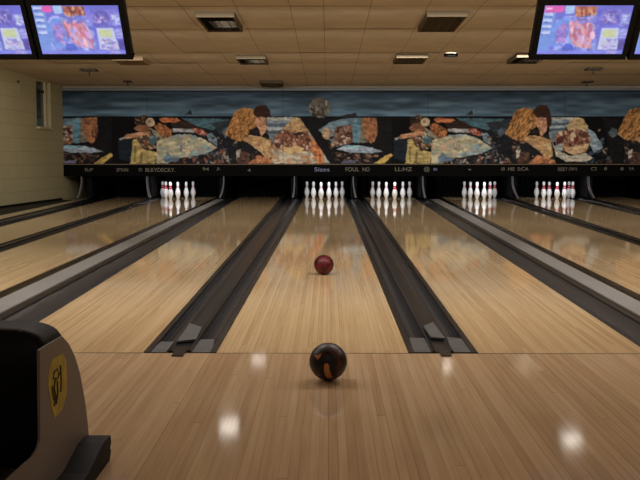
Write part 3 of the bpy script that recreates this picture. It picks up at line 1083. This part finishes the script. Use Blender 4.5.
bm = NB()
tz0, tz1 = on_y(328, 90.6, Y_MASK).z, on_y(328, 88.2, Y_MASK).z
box(bm, (WX0, Y_MASK - 0.03, tz0), (X_R - 0.01, Y_MASK + 0.06, tz1 + 0.01), bevel=0.004)
struct('trim_1', bm, M_TRIM, loc=(0, 0, 0))
bm = NB()                                            # the closed strip above the trim, up to the ceiling boards
box(bm, (WX0, Y_MASK + 0.061, FZ1 + 0.15), (X_R - 0.01, Y_MASK + 0.1, 3.2))
struct('trim_2', bm, M_CEIL, loc=(0, 0, 0))

# ------------------------------------------------------------------ pins
PS = 1.15
prof = [(0.0, 0.0), (0.026, 0.0), (0.0286, 0.006), (0.036, 0.03), (0.0455, 0.057), (0.0567, 0.086), (0.0605, 0.1143), (0.0578, 0.149), (0.0485, 0.184),
        (0.036, 0.2197), (0.0266, 0.2388), (0.0237, 0.254), (0.0242, 0.2731), (0.0272, 0.298), (0.0315, 0.32), (0.0323, 0.3434), (0.030, 0.358), (0.0225, 0.372), (0.012, 0.379), (0.0, 0.381)]


def pin_proto(band):
    t = thing('bowling_pin', 'x', 'bowling pin', (0, 0, 0), 'bowling pins')
    bm = NB()
    lathe(bm, [(r * PS, z * PS) for r, z in prof], n=20)
    obj('pin_body', bm, M_PIN, t, smooth=True)
    for z0, z1, r in (((0.216, 0.2475, 0.0362), (0.258, 0.292, 0.0266)) if band is M_RED else ((0.232, 0.2475, 0.0268), (0.262, 0.2815, 0.0266))):
        bm = NB()
        lathe(bm, [(0.02, z0 * PS), (r * PS + 0.0015, z0 * PS), (r * PS + 0.0015, z1 * PS), (0.02, z1 * PS)], n=20)
        obj('neck_stripe', bm, band, t, smooth=False)
    return t


def copy_thing(o):
    c = o.copy()
    COL.objects.link(c)
    for ch in list(o.children):
        d = ch.copy()
        COL.objects.link(d)
        d.parent = c
    return c


ORD = ['leftmost', 'second from left', 'third from left', 'fourth from left', 'fifth from left', 'sixth from left', 'rightmost']
R_, P_ = 'r', 'p'
sets = {
    'A': ('in the leftmost lit rack', [(162.8, .79, R_), (166, .5, R_), (170.6, 0, R_), (178, .26, P_), (186.4, .52, P_), (193.2, .79, P_)]),
    'C': ('on the red ball lane', [(306.9, .79, P_), (313.5, .5, P_), (321.1, 0, P_), (329, .26, P_), (336, .5, P_), (342.2, .79, P_)]),
    'D': ('right of the red ball lane', [(372.6, .79, P_), (378.8, .52, P_), (386.2, .26, P_), (394.7, 0, R_), (402.8, .5, P_), (409.5, .79, P_)]),
    'E': ('right of the grey capping', [(464.2, .79, P_), (470.3, .52, P_), (477, 0.1, P_), (484.2, .1, P_), (490, .5, R_), (494.6, .79, R_)]),
    'F': ('in the rightmost lit rack', [(536.5, .79, P_), (543.5, .5, R_), (549, .62, R_), (557, 0, R_), (564.4, .26, R_), (568.8, .79, R_), (572.6, .52, R_)]),
}
protos = {R_: None, P_: None}
for k, (where, lst) in sets.items():
    for i, (px, off, kind) in enumerate(lst):
        if protos[kind] is None:
            protos[kind] = pin_proto(M_RED if kind == R_ else M_PINK)
            o = protos[kind]
        else:
            o = copy_thing(protos[kind])
        y = 24.3 + off
        o.location = (on_y(px, 198, y).x, y, 0.0)
        nm = 'rightmost' if i == len(lst) - 1 else ORD[i]
        look = 'red-necked white bowling pin' if kind == R_ else 'white bowling pin with faint pink neck'
        o['label'] = f'{look}, {nm} {where}'

# ------------------------------------------------------------------ bowling balls
BRAD = 0.0905


def ball_mat(name, kind):
    m = bpy.data.materials.new(name)
    m.use_nodes = True
    nt = m.node_tree
    b = nt.nodes['Principled BSDF']
    tc = nt.nodes.new('ShaderNodeTexCoord')
    n = nt.nodes.new('ShaderNodeTexNoise')
    n.inputs['Scale'].default_value = 7 if kind == 'red' else 5.5
    n.inputs['Detail'].default_value = 3
    n.inputs['Distortion'].default_value = 1.6
    nt.links.new(tc.outputs['Object'], n.inputs['Vector'])
    r = nt.nodes.new('ShaderNodeValToRGB')
    e = r.color_ramp.elements
    if kind == 'red':
        e[0].position, e[0].color = 0.35, lin((44, 5, 11)) + (1,)
        e[1].position, e[1].color = 0.7, lin((118, 18, 30)) + (1,)
    else:
        e[0].position, e[0].color = 0.46, lin((14, 11, 13)) + (1,)
        e[1].position, e[1].color = 0.6, lin((92, 36, 34)) + (1,)
    nt.links.new(n.outputs['Fac'], r.inputs[0])
    nt.links.new(r.outputs['Color'], b.inputs['Base Color'])
    b.inputs['Roughness'].default_value = 0.42
    b.inputs['Specular IOR Level'].default_value = 0.35
    return m


M_BALLR = ball_mat('dark red ball', 'red')
M_BALLS = ball_mat('swirled black ball', 'swirl')
M_AMBER = mat('amber swirl', (186, 120, 74), 0.3)


def ball(px, y, m, label, swirl=False):
    x = on_y(px, 300, y).x
    t = thing('bowling_ball', label, 'bowling ball', (x, y, 0.0))
    c = Vector((x, y, BRAD + 0.0006))
    bm = NB()
    bmesh.ops.create_uvsphere(bm, u_segments=48, v_segments=32, radius=BRAD, matrix=Matrix.Translation(c))
    obj('ball_body', bm, m, t, smooth=True)

    def decal(name, poly, mm):
        """patch inlaid on the ball surface; poly in units of the radius, seen from the approach"""
        bm = NB()
        n = 14
        vs = []
        cu_, cv_ = sum(p[0] for p in poly) / len(poly), sum(p[1] for p in poly) / len(poly)
        ring_prev = None
        # radial fill on the sphere so that the patch follows the curve
        rings = 6
        fine = []
        for i in range(len(poly)):
            a, b2 = poly[i], poly[(i + 1) % len(poly)]
            for s in range(4):
                fine.append((a[0] + (b2[0] - a[0]) * s / 4, a[1] + (b2[1] - a[1]) * s / 4))
        cen = None
        for r in range(rings + 1):
            f = r / rings
            row = []
            for (u, v) in (fine if r else [(cu_, cv_)]):
                uu, vv = cu_ + (u - cu_) * f, cv_ + (v - cv_) * f
                w = math.sqrt(max(0, 1 - uu * uu - vv * vv))
                d = Vector((uu, -w, vv))
                k = 1.0025 if r < rings else 0.999
                row.append(bm.verts.new(c + d * BRAD * k))
            if r == 1:
                for i in range(len(row)):
                    bm.faces.new((ring_prev[0], row[i], row[(i + 1) % len(row)]))
            elif r > 1:
                for i in range(len(row)):
                    j = (i + 1) % len(row)
                    bm.faces.new((ring_prev[i], row[i], row[j], ring_prev[j]))
            ring_prev = row
        return obj(name, bm, mm, t, smooth=True)
    if swirl:
        decal('amber_swirl', [(-0.2, 0.1), (-0.02, 0.12), (0.06, -0.02), (0.05, -0.2), (0.16, -0.5), (0.26, -0.72), (0.14, -0.8), (-0.06, -0.74), (-0.18, -0.5), (-0.22, -0.2)], M_AMBER)
        decal('amber_fleck', [(-0.74, 0.44), (-0.5, 0.5), (-0.34, 0.6), (-0.42, 0.4), (-0.56, 0.26)], M_AMBER)
    else:
        for u, v in ((-0.22, 0.32), (0.06, 0.36), (-0.04, 0.08)):
            decal('finger_hole', [(u + 0.07 * math.cos(k * math.pi / 4), v + 0.07 * math.sin(k * math.pi / 4)) for k in range(8)], M_HOLE)
    return t


ball(328.2, 4.45, M_BALLS, 'dark swirled bowling ball with amber streak on the approach', True)
ball(323.8, 8.55, M_BALLR, 'dark red bowling ball rolling down the middle lane')

# ------------------------------------------------------------------ ball return at the left
XS = -0.858


def yz(px, py):
    p = on_x(px, py, XS)
    return (p.y, p.z)


bt = thing('ball_return', 'taupe and black ball return with yellow sticker standing on the approach at left', 'ball return', (-1.1, 2.9, 0.0))
side = [(1.2, 0.2), (2.2, 0.2), yz(8, 480), yz(25, 464), yz(33, 457), yz(38, 449), yz(40.5, 440), yz(40, 400), yz(39.5, 350), yz(50, 343.5), yz(63, 336),
        yz(69, 344), yz(75, 355), yz(80, 373), yz(85, 400), yz(87.5, 420), yz(89.3, 436)]
end = side[-1]
side += [(end[0] + 0.002, 0.05), (1.2, 0.05)]
XL = -1.55
for nm, x0 in (('side_panel', XS), ('side_panel', XL)):
    bm = NB()
    prism(bm, [(x0, y, z) for y, z in side], (-0.008 if x0 == XS else 0.008, 0, 0))
    bmesh.ops.bevel(bm, geom=[e for e in bm.edges if abs(e.verts[0].co.x - x0) < 1e-5 and abs(e.verts[1].co.x - x0) < 1e-5], offset=0.003, segments=2, affect='EDGES')
    obj(nm, bm, M_TAUPE, bt)
# black hood between the side panels: crowned top falling to the front
yy0 = 2.803
core = [(yy0, 0.2), (yy0, 0.30), (yy0, 0.40), (yy0, 0.494)] + [yz(50, 343.5), yz(63, 336), yz(69, 344), yz(75, 355), yz(80, 373), yz(85, 400), yz(87.5, 420), yz(89.3, 436)]
bm = NB()
prev = None
nsec = 26
for s_ in range(nsec + 1):
    f_ = s_ / nsec
    f_ = 0.5 - 0.5 * math.cos(math.pi * f_)
    x = XS - 0.0085 - (XS - XL - 0.017) * f_
    e_ = max(0.0, min(1.0, (XS - 0.0085 - x) / 0.11, (x - XL - 0.0085) / 0.11))
    h = math.sqrt(max(0, 1 - (1 - e_) ** 2))
    row = []
    for k, (y, z) in enumerate(core):
        up = max(0.0, min(1.0, (z - 0.30) / 0.19))
        fr_ = max(0.0, min(1.0, (y - 3.0) / 0.2))
        row.append(bm.verts.new((x, y + 0.02 * h * fr_, z + 0.05 * h * up)))
    row.append(bm.verts.new((x, core[-1][0], 0.06)))
    row.append(bm.verts.new((x, yy0, 0.06)))
    if prev:
        n_ = len(row)
        for k in range(n_):
            bm.faces.new((prev[k], prev[(k + 1) % n_], row[(k + 1) % n_], row[k])).smooth = True
    else:
        bm.faces.new(row)
    prev = row
bm.faces.new(prev)
obj('hood', bm, M_BRB, bt)
bm = NB()
box(bm, (XL + 0.026, 1.2, 0.13), (XS - 0.026, 2.6, 0.19), bevel=0.01)
obj('ball_tray', bm, M_BRB, bt)
bm = NB()
fy = 3.27
pts = [(1.3, 0.0), (fy - 0.03, 0.0), (fy - 0.005, 0.03), (fy - 0.02, 0.04), (fy, 0.06), (fy - 0.01, 0.085), (fy - 0.12, 0.09), (2.95, 0.052), (1.3, 0.05)]
prism(bm, [(-0.772, y, z) for y, z in pts], (-0.085, 0, 0))
prism(bm, [(-0.858, y, min(z, 0.049)) for y, z in pts], (-0.69, 0, 0))
obj('base', bm, M_BRF, bt)
st = [(52, 360), (56, 357), (63, 354), (66, 360), (67, 376), (66.5, 395), (62, 410), (55, 418), (51, 405), (48.5, 386), (49, 370)]
bm = NB()
prism(bm, [on_x(px, py, XS + 0.0012) for px, py in st], (-0.002, 0, 0))
obj('sticker', bm, M_YEL, bt)
bm = NB()
for stroke in ([(54, 372), (57, 369), (59, 374), (57, 379), (53, 378), (54, 372)], [(55, 378), (54, 388), (55.5, 397), (54, 406)], [(52, 386), (53, 394), (54, 400)], [(60, 365), (61, 380), (60.5, 392)], [(57, 381), (57.5, 392), (56, 404)]):
    for wdt in (0,):
        tube(bm, [on_x(px, py, XS + 0.0016) for px, py in stroke], 0.0036, 6)
obj('sticker_print', bm, M_INK, bt)

# ------------------------------------------------------------------ score monitors
sc_c = None


def screen_canvas(seed, flip):
    c = Canvas(0, 96, 0, 54, 1.5)
    c.rnd = np.random.default_rng(seed)
    c.rgb[:] = np.array((92, 98, 196)) * (0.85 + 0.3 * vnoise(c.X, c.Y, 26, 14, seed)[..., None])
    t = (c.X / 96)[..., None]
    c.rgb[:] = c.rgb * (1 - 0.2 * t) + np.array((96, 70, 190)) * 0.2 * t
    c.poly([(0, 0), (14, 0), (12, 54), (0, 54)], (104, 140, 214), var=0.1)
    for i in range(5):
        c.poly([(1, 2 + i * 6.5), (11, 2 + i * 6.5), (11, 5.2 + i * 6.5), (1, 5.2 + i * 6.5)], (190, 205, 240), var=0.15)
        c.poly([(1.5, 5.4 + i * 6.5), (10, 5.4 + i * 6.5), (10, 6.6 + i * 6.5), (1.5, 6.6 + i * 6.5)], (84, 96, 170), var=0.15)
    c.poly([(11 if not flip else 1, 1), (22, 1), (22, 8), (11 if not flip else 1, 8)], (226, 74, 160), var=0.1)
    if flip:
        c.poly([(2, 3), (9, 2.6), (9, 5), (2, 5.4)], (240, 200, 230), var=0.1)
    c.poly([(23, 1), (33, 1), (33, 9), (24, 10)], (170, 200, 236), var=0.2)
    m = c.poly([(34, 1.5), (58, 1.5), (57, 12), (35, 13)], (140, 52, 30))
    c.dabs(m, [(196, 110, 60), (90, 26, 24), (226, 160, 100), (160, 60, 40)], 40, 0.8, 2.0, ang=1.5)
    m = c.inside([(14, 12), (62, 11), (66, 52), (12, 50)], True)
    c.dabs(m, [(120, 140, 224), (150, 170, 236), (80, 90, 180), (180, 180, 236)], 120, 1, 3)
    m = c.ell(22, 30, 10, 16, (100, 140, 220), 0.2)
    c.ell(24, 30, 6.5, 11, (120, 100, 190), 0.2)
    c.dabs(c.inside([(18, 22), (30, 22), (30, 42), (18, 42)]), [(180, 120, 190), (150, 130, 220), (200, 150, 190)], 24, 0.8, 1.8)
    m = c.inside([(30, 18), (44, 15), (56, 20), (62, 34), (60, 48), (42, 46), (34, 36)])
    c.dabs(m, [(230, 150, 150), (214, 110, 104), (240, 190, 190), (190, 90, 110), (200, 160, 220)], 130, 0.9, 2.4, ang=1.3)
    c.dabs(c.inside([(34, 14), (58, 13), (60, 19), (34, 20)]), [(120, 120, 210), (200, 180, 230), (90, 80, 160)], 30, 0.8, 1.8, ang=0.1)
    c.ell(34, 48, 6, 6, (64, 84, 190))
    m = c.inside([(58, 5), (95, 5), (95, 24), (58, 24)])
    c.dabs(m, [(110, 100, 200), (130, 120, 214), (84, 80, 180)], 40, 1.2, 3)
    c.ell(75, 14, 9, 8, (84, 76, 168))
    c.dabs(c.inside([(66, 9), (82, 9), (82, 20), (66, 20)]), [(150, 140, 216), (180, 130, 190), (70, 64, 150), (200, 190, 236)], 30, 0.7, 1.6)
    m = c.poly([(86, 10), (95, 10), (95, 22), (86, 22)], (160, 170, 230))
    c.dabs(m, [(220, 220, 244), (110, 110, 200)], 12, 0.6, 1.5, ang=0.1)
    m = c.poly([(67, 25), (86, 25), (89, 49), (67, 49)], (196, 202, 224), var=0.1)
    c.poly([(70, 27), (83, 27), (84, 35), (70, 35)], (200, 208, 140), var=0.1)
    c.dabs(c.inside([(70, 37), (86, 37), (87, 48), (69, 48)]), [(150, 150, 214), (120, 110, 190), (220, 214, 236), (200, 170, 200)], 30, 0.7, 1.6, ang=0.1)
    c.poly([(87, 26), (96, 26), (96, 36), (88, 36)], (150, 150, 220))
    c.poly([(89, 38), (96, 38), (96, 49), (90, 49)], (66, 54, 130))
    c.poly([(0, 50), (96, 50), (96, 54), (0, 54)], (120, 124, 224), var=0.15)
    c.poly([(78, 50), (90, 50), (90, 54), (78, 54)], (160, 150, 220), var=0.1)
    return c


def monitor(xl, xr, label, seed, flip, bl=0.037, br=0.037):
    """xl, xr: picture columns of the screen's upper corners; tilted down towards the bowlers"""
    yt, yb = 8.2, 8.5
    pt_l, pt_r = on_y(xl, 4.8, yt), on_y(xr, 4.8, yt)
    pb = on_y((xl + xr) / 2, 54.0, yb)
    w = pt_r.x - pt_l.x
    xc = (pt_l.x + pt_r.x) / 2
    up = Vector((0, yt - yb, pt_l.z - pb.z))
    hh = up.length
    upn = up.normalized()
    right = Vector((1, 0, 0))
    nrm = right.cross(upn)                          # towards the bowlers
    if nrm.y > 0:
        nrm = -nrm
    base = Vector((xc, yb, pb.z))
    Mx = Matrix(((1, nrm.x, upn.x, base.x), (0, nrm.y, upn.y, base.y), (0, nrm.z, upn.z, base.z), (0, 0, 0, 1)))
    bez = 0.052
    t = thing('score_monitor', label, 'monitor', base - upn * bez, 'overhead score monitors')
    bm = NB()
    box(bm, (-w / 2 - bl, -0.09, -bez), (w / 2 + br, -0.004, hh + bez), bevel=0.01, M=Mx)
    obj('housing', bm, M_TV, t)
    bm = NB()
    for lo, hi in (((-w / 2 - bl, -0.01, -bez), (-w / 2, 0.012, hh + bez)), ((w / 2, -0.01, -bez), (w / 2 + br, 0.012, hh + bez)),
                   ((-w / 2, -0.01, -bez), (w / 2, 0.012, 0)), ((-w / 2, -0.01, hh), (w / 2, 0.012, hh + bez))):
        box(bm, lo, hi, M=Mx)
    obj('bezel', bm, M_TV, t)
    c = screen_canvas(seed, flip)
    c.rgb = c.rgb * 0.8 + np.array((184, 190, 246)) * 0.2
    for _ in range(2):
        pad = np.pad(c.rgb, ((1, 1), (1, 1), (0, 0)), 'edge')
        c.rgb = 0.4 * c.rgb + 0.15 * (pad[:-2, 1:-1] + pad[2:, 1:-1] + pad[1:-1, :-2] + pad[1:-1, 2:])
    lc = c.linear(1.0)
    verts, colr = [], []
    off = world_loc(t)
    for j in range(c.ny):
        for i in range(c.nx):
            verts.append(Mx @ Vector((-w / 2 + w * i / (c.nx - 1), 0.0, hh * (1 - j / (c.ny - 1)))) - off)
            colr.append((*lc[j, i], 1))
    nx = c.nx
    faces = [(j * nx + i, (j + 1) * nx + i, (j + 1) * nx + i + 1, j * nx + i + 1) for j in range(c.ny - 1) for i in range(nx - 1)]
    me = bpy.data.meshes.new('screen')
    me.from_pydata([tuple(v) for v in verts], [], faces)
    at = me.color_attributes.new('paint', 'FLOAT_COLOR', 'POINT')
    at.data.foreach_set('color', np.array(colr, np.float32).ravel())
    me.materials.append(M_SCREEN)
    so = bpy.data.objects.new('screen', me)
    COL.objects.link(so)
    so.parent = t
    # hanger up to the ceiling
    bm = NB()
    top = Mx @ Vector((0, -0.06, hh * 0.8))
    tube(bm, [(xc, top.y + 0.1, top.z), (xc, top.y + 0.1, ceil_z(top.y) - 0.004)], 0.025, 10)
    box(bm, (xc - 0.12, top.y - 0.04, top.z - 0.04), (xc + 0.12, top.y + 0.12, top.z + 0.04))
    obj('hanger', bm, M_TV, t)
    return t


monitor(31, 118, 'overhead score monitor at left with purple screen, its right edge hanging free', 31, False, br=0.046)
monitor(31 - 99.3, 20.2, 'overhead score monitor cut off by the left edge of the photo', 32, False)
monitor(545, 634, 'overhead score monitor at right with purple screen, its left edge hanging free', 33, True, bl=0.048)
monitor(646.5, 735, 'overhead score monitor cut off by the right edge of the photo', 34, True)

# ------------------------------------------------------------------ ceiling troffers with louvres
def troffer(px0, px1, py_far, py_near, label, lit, name='louvred_ceiling_light', pale=False):
    """py_far: lower picture row (further away), py_near: upper picture row (closer)"""
    a, c = on_ceiling(px0, py_near, 0.082), on_ceiling(px1, py_near, 0.082)
    d = on_ceiling((px0 + px1) / 2, py_far, 0.082)
    y0, y1 = a.y, d.y
    x0, x1 = a.x, c.x
    t = thing(name, label, 'ceiling light', ((x0 + x1) / 2, (y0 + y1) / 2, ceil_z((y0 + y1) / 2) - 0.1), 'louvred ceiling lights')
    sl = lambda bm: bmesh.ops.transform(bm, verts=bm.verts[:], matrix=Matrix(((1, 0, 0, 0), (0, 1, 0, 0), (0, -CS, 1, C0 - 0.024), (0, 0, 0, 1))))
    bm = NB()
    w = 0.03
    for lo, hi in (((x0, y0, -0.066), (x0 + w, y1, 0.024)), ((x1 - w, y0, -0.066), (x1, y1, 0.024)), ((x0 + w, y0, -0.066), (x1 - w, y0 + w, 0.024)), ((x0 + w, y1 - w, -0.066), (x1 - w, y1, 0.024))):
        box(bm, lo, hi)
    sl(bm)
    obj('frame', bm, M_LOUVP if pale else M_LFR, t)
    bm = NB()
    n = max(3, int(round((y1 - y0) / 0.2)))
    for k in range(1, n):
        y = y0 + (y1 - y0) * k / n
        box(bm, (x0 + w, y - 0.004, -0.058), (x1 - w, y + 0.004, -0.02))
    nx = max(3, int(round((x1 - x0) / 0.15)))
    for k in range(1, nx):
        x = x0 + (x1 - x0) * k / nx
        box(bm, (x - 0.003, y0 + w, -0.06), (x + 0.003, y1 - w, -0.026))
    sl(bm)
    obj('louvre', bm, M_LOUVD if lit else (M_LOUVP if pale else M_LOUV), t)
    bm = NB()
    box(bm, (x0 + w, y0 + w, -0.012), (x1 - w, y1 - w, -0.004))
    sl(bm)
    obj('back_plate', bm, M_LOUVD if lit else M_LOUV, t)
    if lit:
        bm = NB()
        ya, yb_ = y0 + (y1 - y0) * 0.3, y0 + (y1 - y0) * 0.75
        box(bm, (x1 - w - 0.3, ya, -0.021), (x1 - w - 0.04, yb_, -0.0125))
        sl(bm)
        obj('lamp', bm, M_LAMPD if lit == 'dim' else M_LAMP, t)
    return t


troffer(195.5, 234.3, 31.6, 16.7, 'large grey louvred ceiling light left of the centre, nearest the bowlers', True)
troffer(236, 265.5, 64.3, 58.6, 'smaller grey louvred ceiling light left of the centre, further back', True)
troffer(427, 467.3, 31.6, 16.2, 'large grey louvred ceiling light right of the centre, nearest the bowlers', False)
troffer(396.5, 428, 63.8, 57.5, 'smaller grey louvred ceiling light right of the centre, further back', False)
troffer(259.4, 282, 86.6, 83, 'thin dark louvred ceiling light just above the mural', False)
troffer(517, 548, 63.6, 57, 'grey louvred ceiling light beside the right score monitor', 'dim')
troffer(112, 143, 65, 60, 'pale louvred ceiling light beside the left score monitor', False, pale=True)

troffer(572, 606, 24, 12, 'unseen louvred light behind the right score monitor, added for a floor gleam', True)  # unseen fixture, added to throw a gleam on the approach


def downlight(px, py, label):
    p = on_ceiling(px, py, 0.03)
    t = thing('gleam_downlight', label, 'ceiling light', (p.x, p.y, p.z - 0.03))
    bm = NB()
    lathe(bm, [(0.13, 0.055), (0.13, 0.0), (0.118, 0.0), (0.112, 0.05)], (p.x, p.y, p.z - 0.03), 24)
    obj('rim', bm, M_PIT, t)
    bm = NB()
    lathe(bm, [(0, 0.024), (0.113, 0.024), (0.113, 0.042), (0, 0.042)], (p.x, p.y, p.z - 0.03), 24)
    obj('lamp', bm, M_LAMP, t)


downlight(451, 55, 'small round downlight added for a floor gleam, between the right louvred lights')  # lamp added on bare ceiling for the small gleam past the right divider


def bracket(px, py, wpx, label, stem=True):
    p = on_ceiling(px, py, 0.0)
    w = wpx / F * p.y / 2
    z = ceil_z(p.y)
    t = thing('ceiling_bracket', label, 'ceiling fitting', (p.x, p.y, z - 0.12), 'small dark fittings on the ceiling')
    bm = NB()
    box(bm, (p.x - w, p.y - 0.16, z - 0.07), (p.x + w, p.y - 0.1, z - 0.05))
    box(bm, (p.x - w, p.y + 0.02, z - 0.07), (p.x + w, p.y + 0.08, z - 0.05))
    box(bm, (p.x - w * 0.9, p.y - 0.16, z - 0.05), (p.x - w * 0.7, p.y + 0.08, z - 0.035))
    box(bm, (p.x + w * 0.7, p.y - 0.16, z - 0.05), (p.x + w * 0.9, p.y + 0.08, z - 0.035))
    obj('slats', bm, M_DARKF, t)
    bm = NB()
    tube(bm, [(p.x, p.y - 0.02, z + 0.001), (p.x, p.y - 0.02, z - 0.16)], 0.014, 8)
    obj('stem', bm, M_DARKF, t)


bracket(89.5, 68, 17, 'dark slatted bracket on the ceiling near the cream wall')
bracket(128, 79.5, 7, 'small dark square fitting on the ceiling left of the mural top')
bracket(593, 67, 16, 'dark slatted bracket on the ceiling under the right score monitor')
bracket(587, 80, 10, 'small dark fitting on the ceiling just above the mural at right')

# wire hanging on the left wall
p = on_x(16.3, 82, -6.9)
bm = NB()
tube(bm, [(wall_x(p.y) + 0.02, p.y, p.z + 0.03), (wall_x(p.y) + 0.02, p.y, p.z - 0.02)], 0.03, 8)
wt = thing('wall_hook', 'small dark hook with hanging cord on the cream wall beside the high window', 'hook', (wall_x(p.y) + 0.02, p.y, p.z - 0.02))
obj('hook', bm, M_DARKF, wt)
bm = NB()
tube(bm, [(wall_x(p.y) + 0.012, p.y, p.z - 0.02), (wall_x(p.y) + 0.01, p.y + 0.01, p.z - 0.12), (wall_x(p.y) + 0.012, p.y, p.z - 0.22)], 0.006, 6)
obj('cord', bm, M_FRAME, wt)

# ------------------------------------------------------------------ lights
def area(name, loc, target, sx_, sy_, power, col=(255, 240, 220), spread=180):
    l = bpy.data.lights.new(name, 'AREA')
    l.shape = 'RECTANGLE'
    l.size, l.size_y = sx_, sy_
    l.energy = power
    l.color = lin(col)
    l.spread = math.radians(spread)
    o = bpy.data.objects.new(name, l)
    COL.objects.link(o)
    o.location = loc
    o.rotation_euler = (Vector(target) - Vector(loc)).to_track_quat('-Z', 'Y').to_euler()
    return o


for x in (-4.2, -1.4, 1.4, 4.2):
    area('approach_light', (x, 6.9, 3.1), (x, 7.7, 0), 1.8, 0.5, 70, (255, 246, 236))
for x in (-4.5, 0, 4.5):
    area('concourse_light', (x, 0.2, 3.2), (x, 2.4, 0), 2.0, 0.6, 7, (255, 240, 232))
# strips tucked behind the ceiling runners, shining down the lanes towards the pins
for yy, pw in ((9.1, 108), (13.05, 98), (15.02, 82), (17.8, 64), (19.4, 26)):
    area('lane_strip_light', (1.2, yy, ceil_z(yy) - 0.07), (1.2, yy + 1.0, ceil_z(yy) - 0.07 - 1.1), 15.5, 0.08, pw, (255, 251, 244), 124)
for k in 'ACDEF':
    l, r = lanes_x[k]
    xs_ = [q[0] for q in sets[k][1]]
    xm = on_y((min(xs_) + max(xs_)) / 2, 198, 24.5).x
    area('pin_deck_light', (xm, Y_MASK + 0.1, FZ0 + 0.06), (xm, 24.75, 0.18), 1.0, 0.1, 6.0, (240, 243, 255))
w = bpy.data.worlds.new('world')
scene.world = w
w.use_nodes = True
w.node_tree.nodes['Background'].inputs['Color'].default_value = lin((214, 188, 168)) + (1,)
w.node_tree.nodes['Background'].inputs['Strength'].default_value = 0.22

scene.view_settings.view_transform = 'Standard'
scene.view_settings.look = 'None'
scene.view_settings.exposure = 0.0
scene.view_settings.gamma = 1.0
scene.view_settings.use_curve_mapping = False
scene.cycles.use_denoising = True
scene.cycles.max_bounces = 8
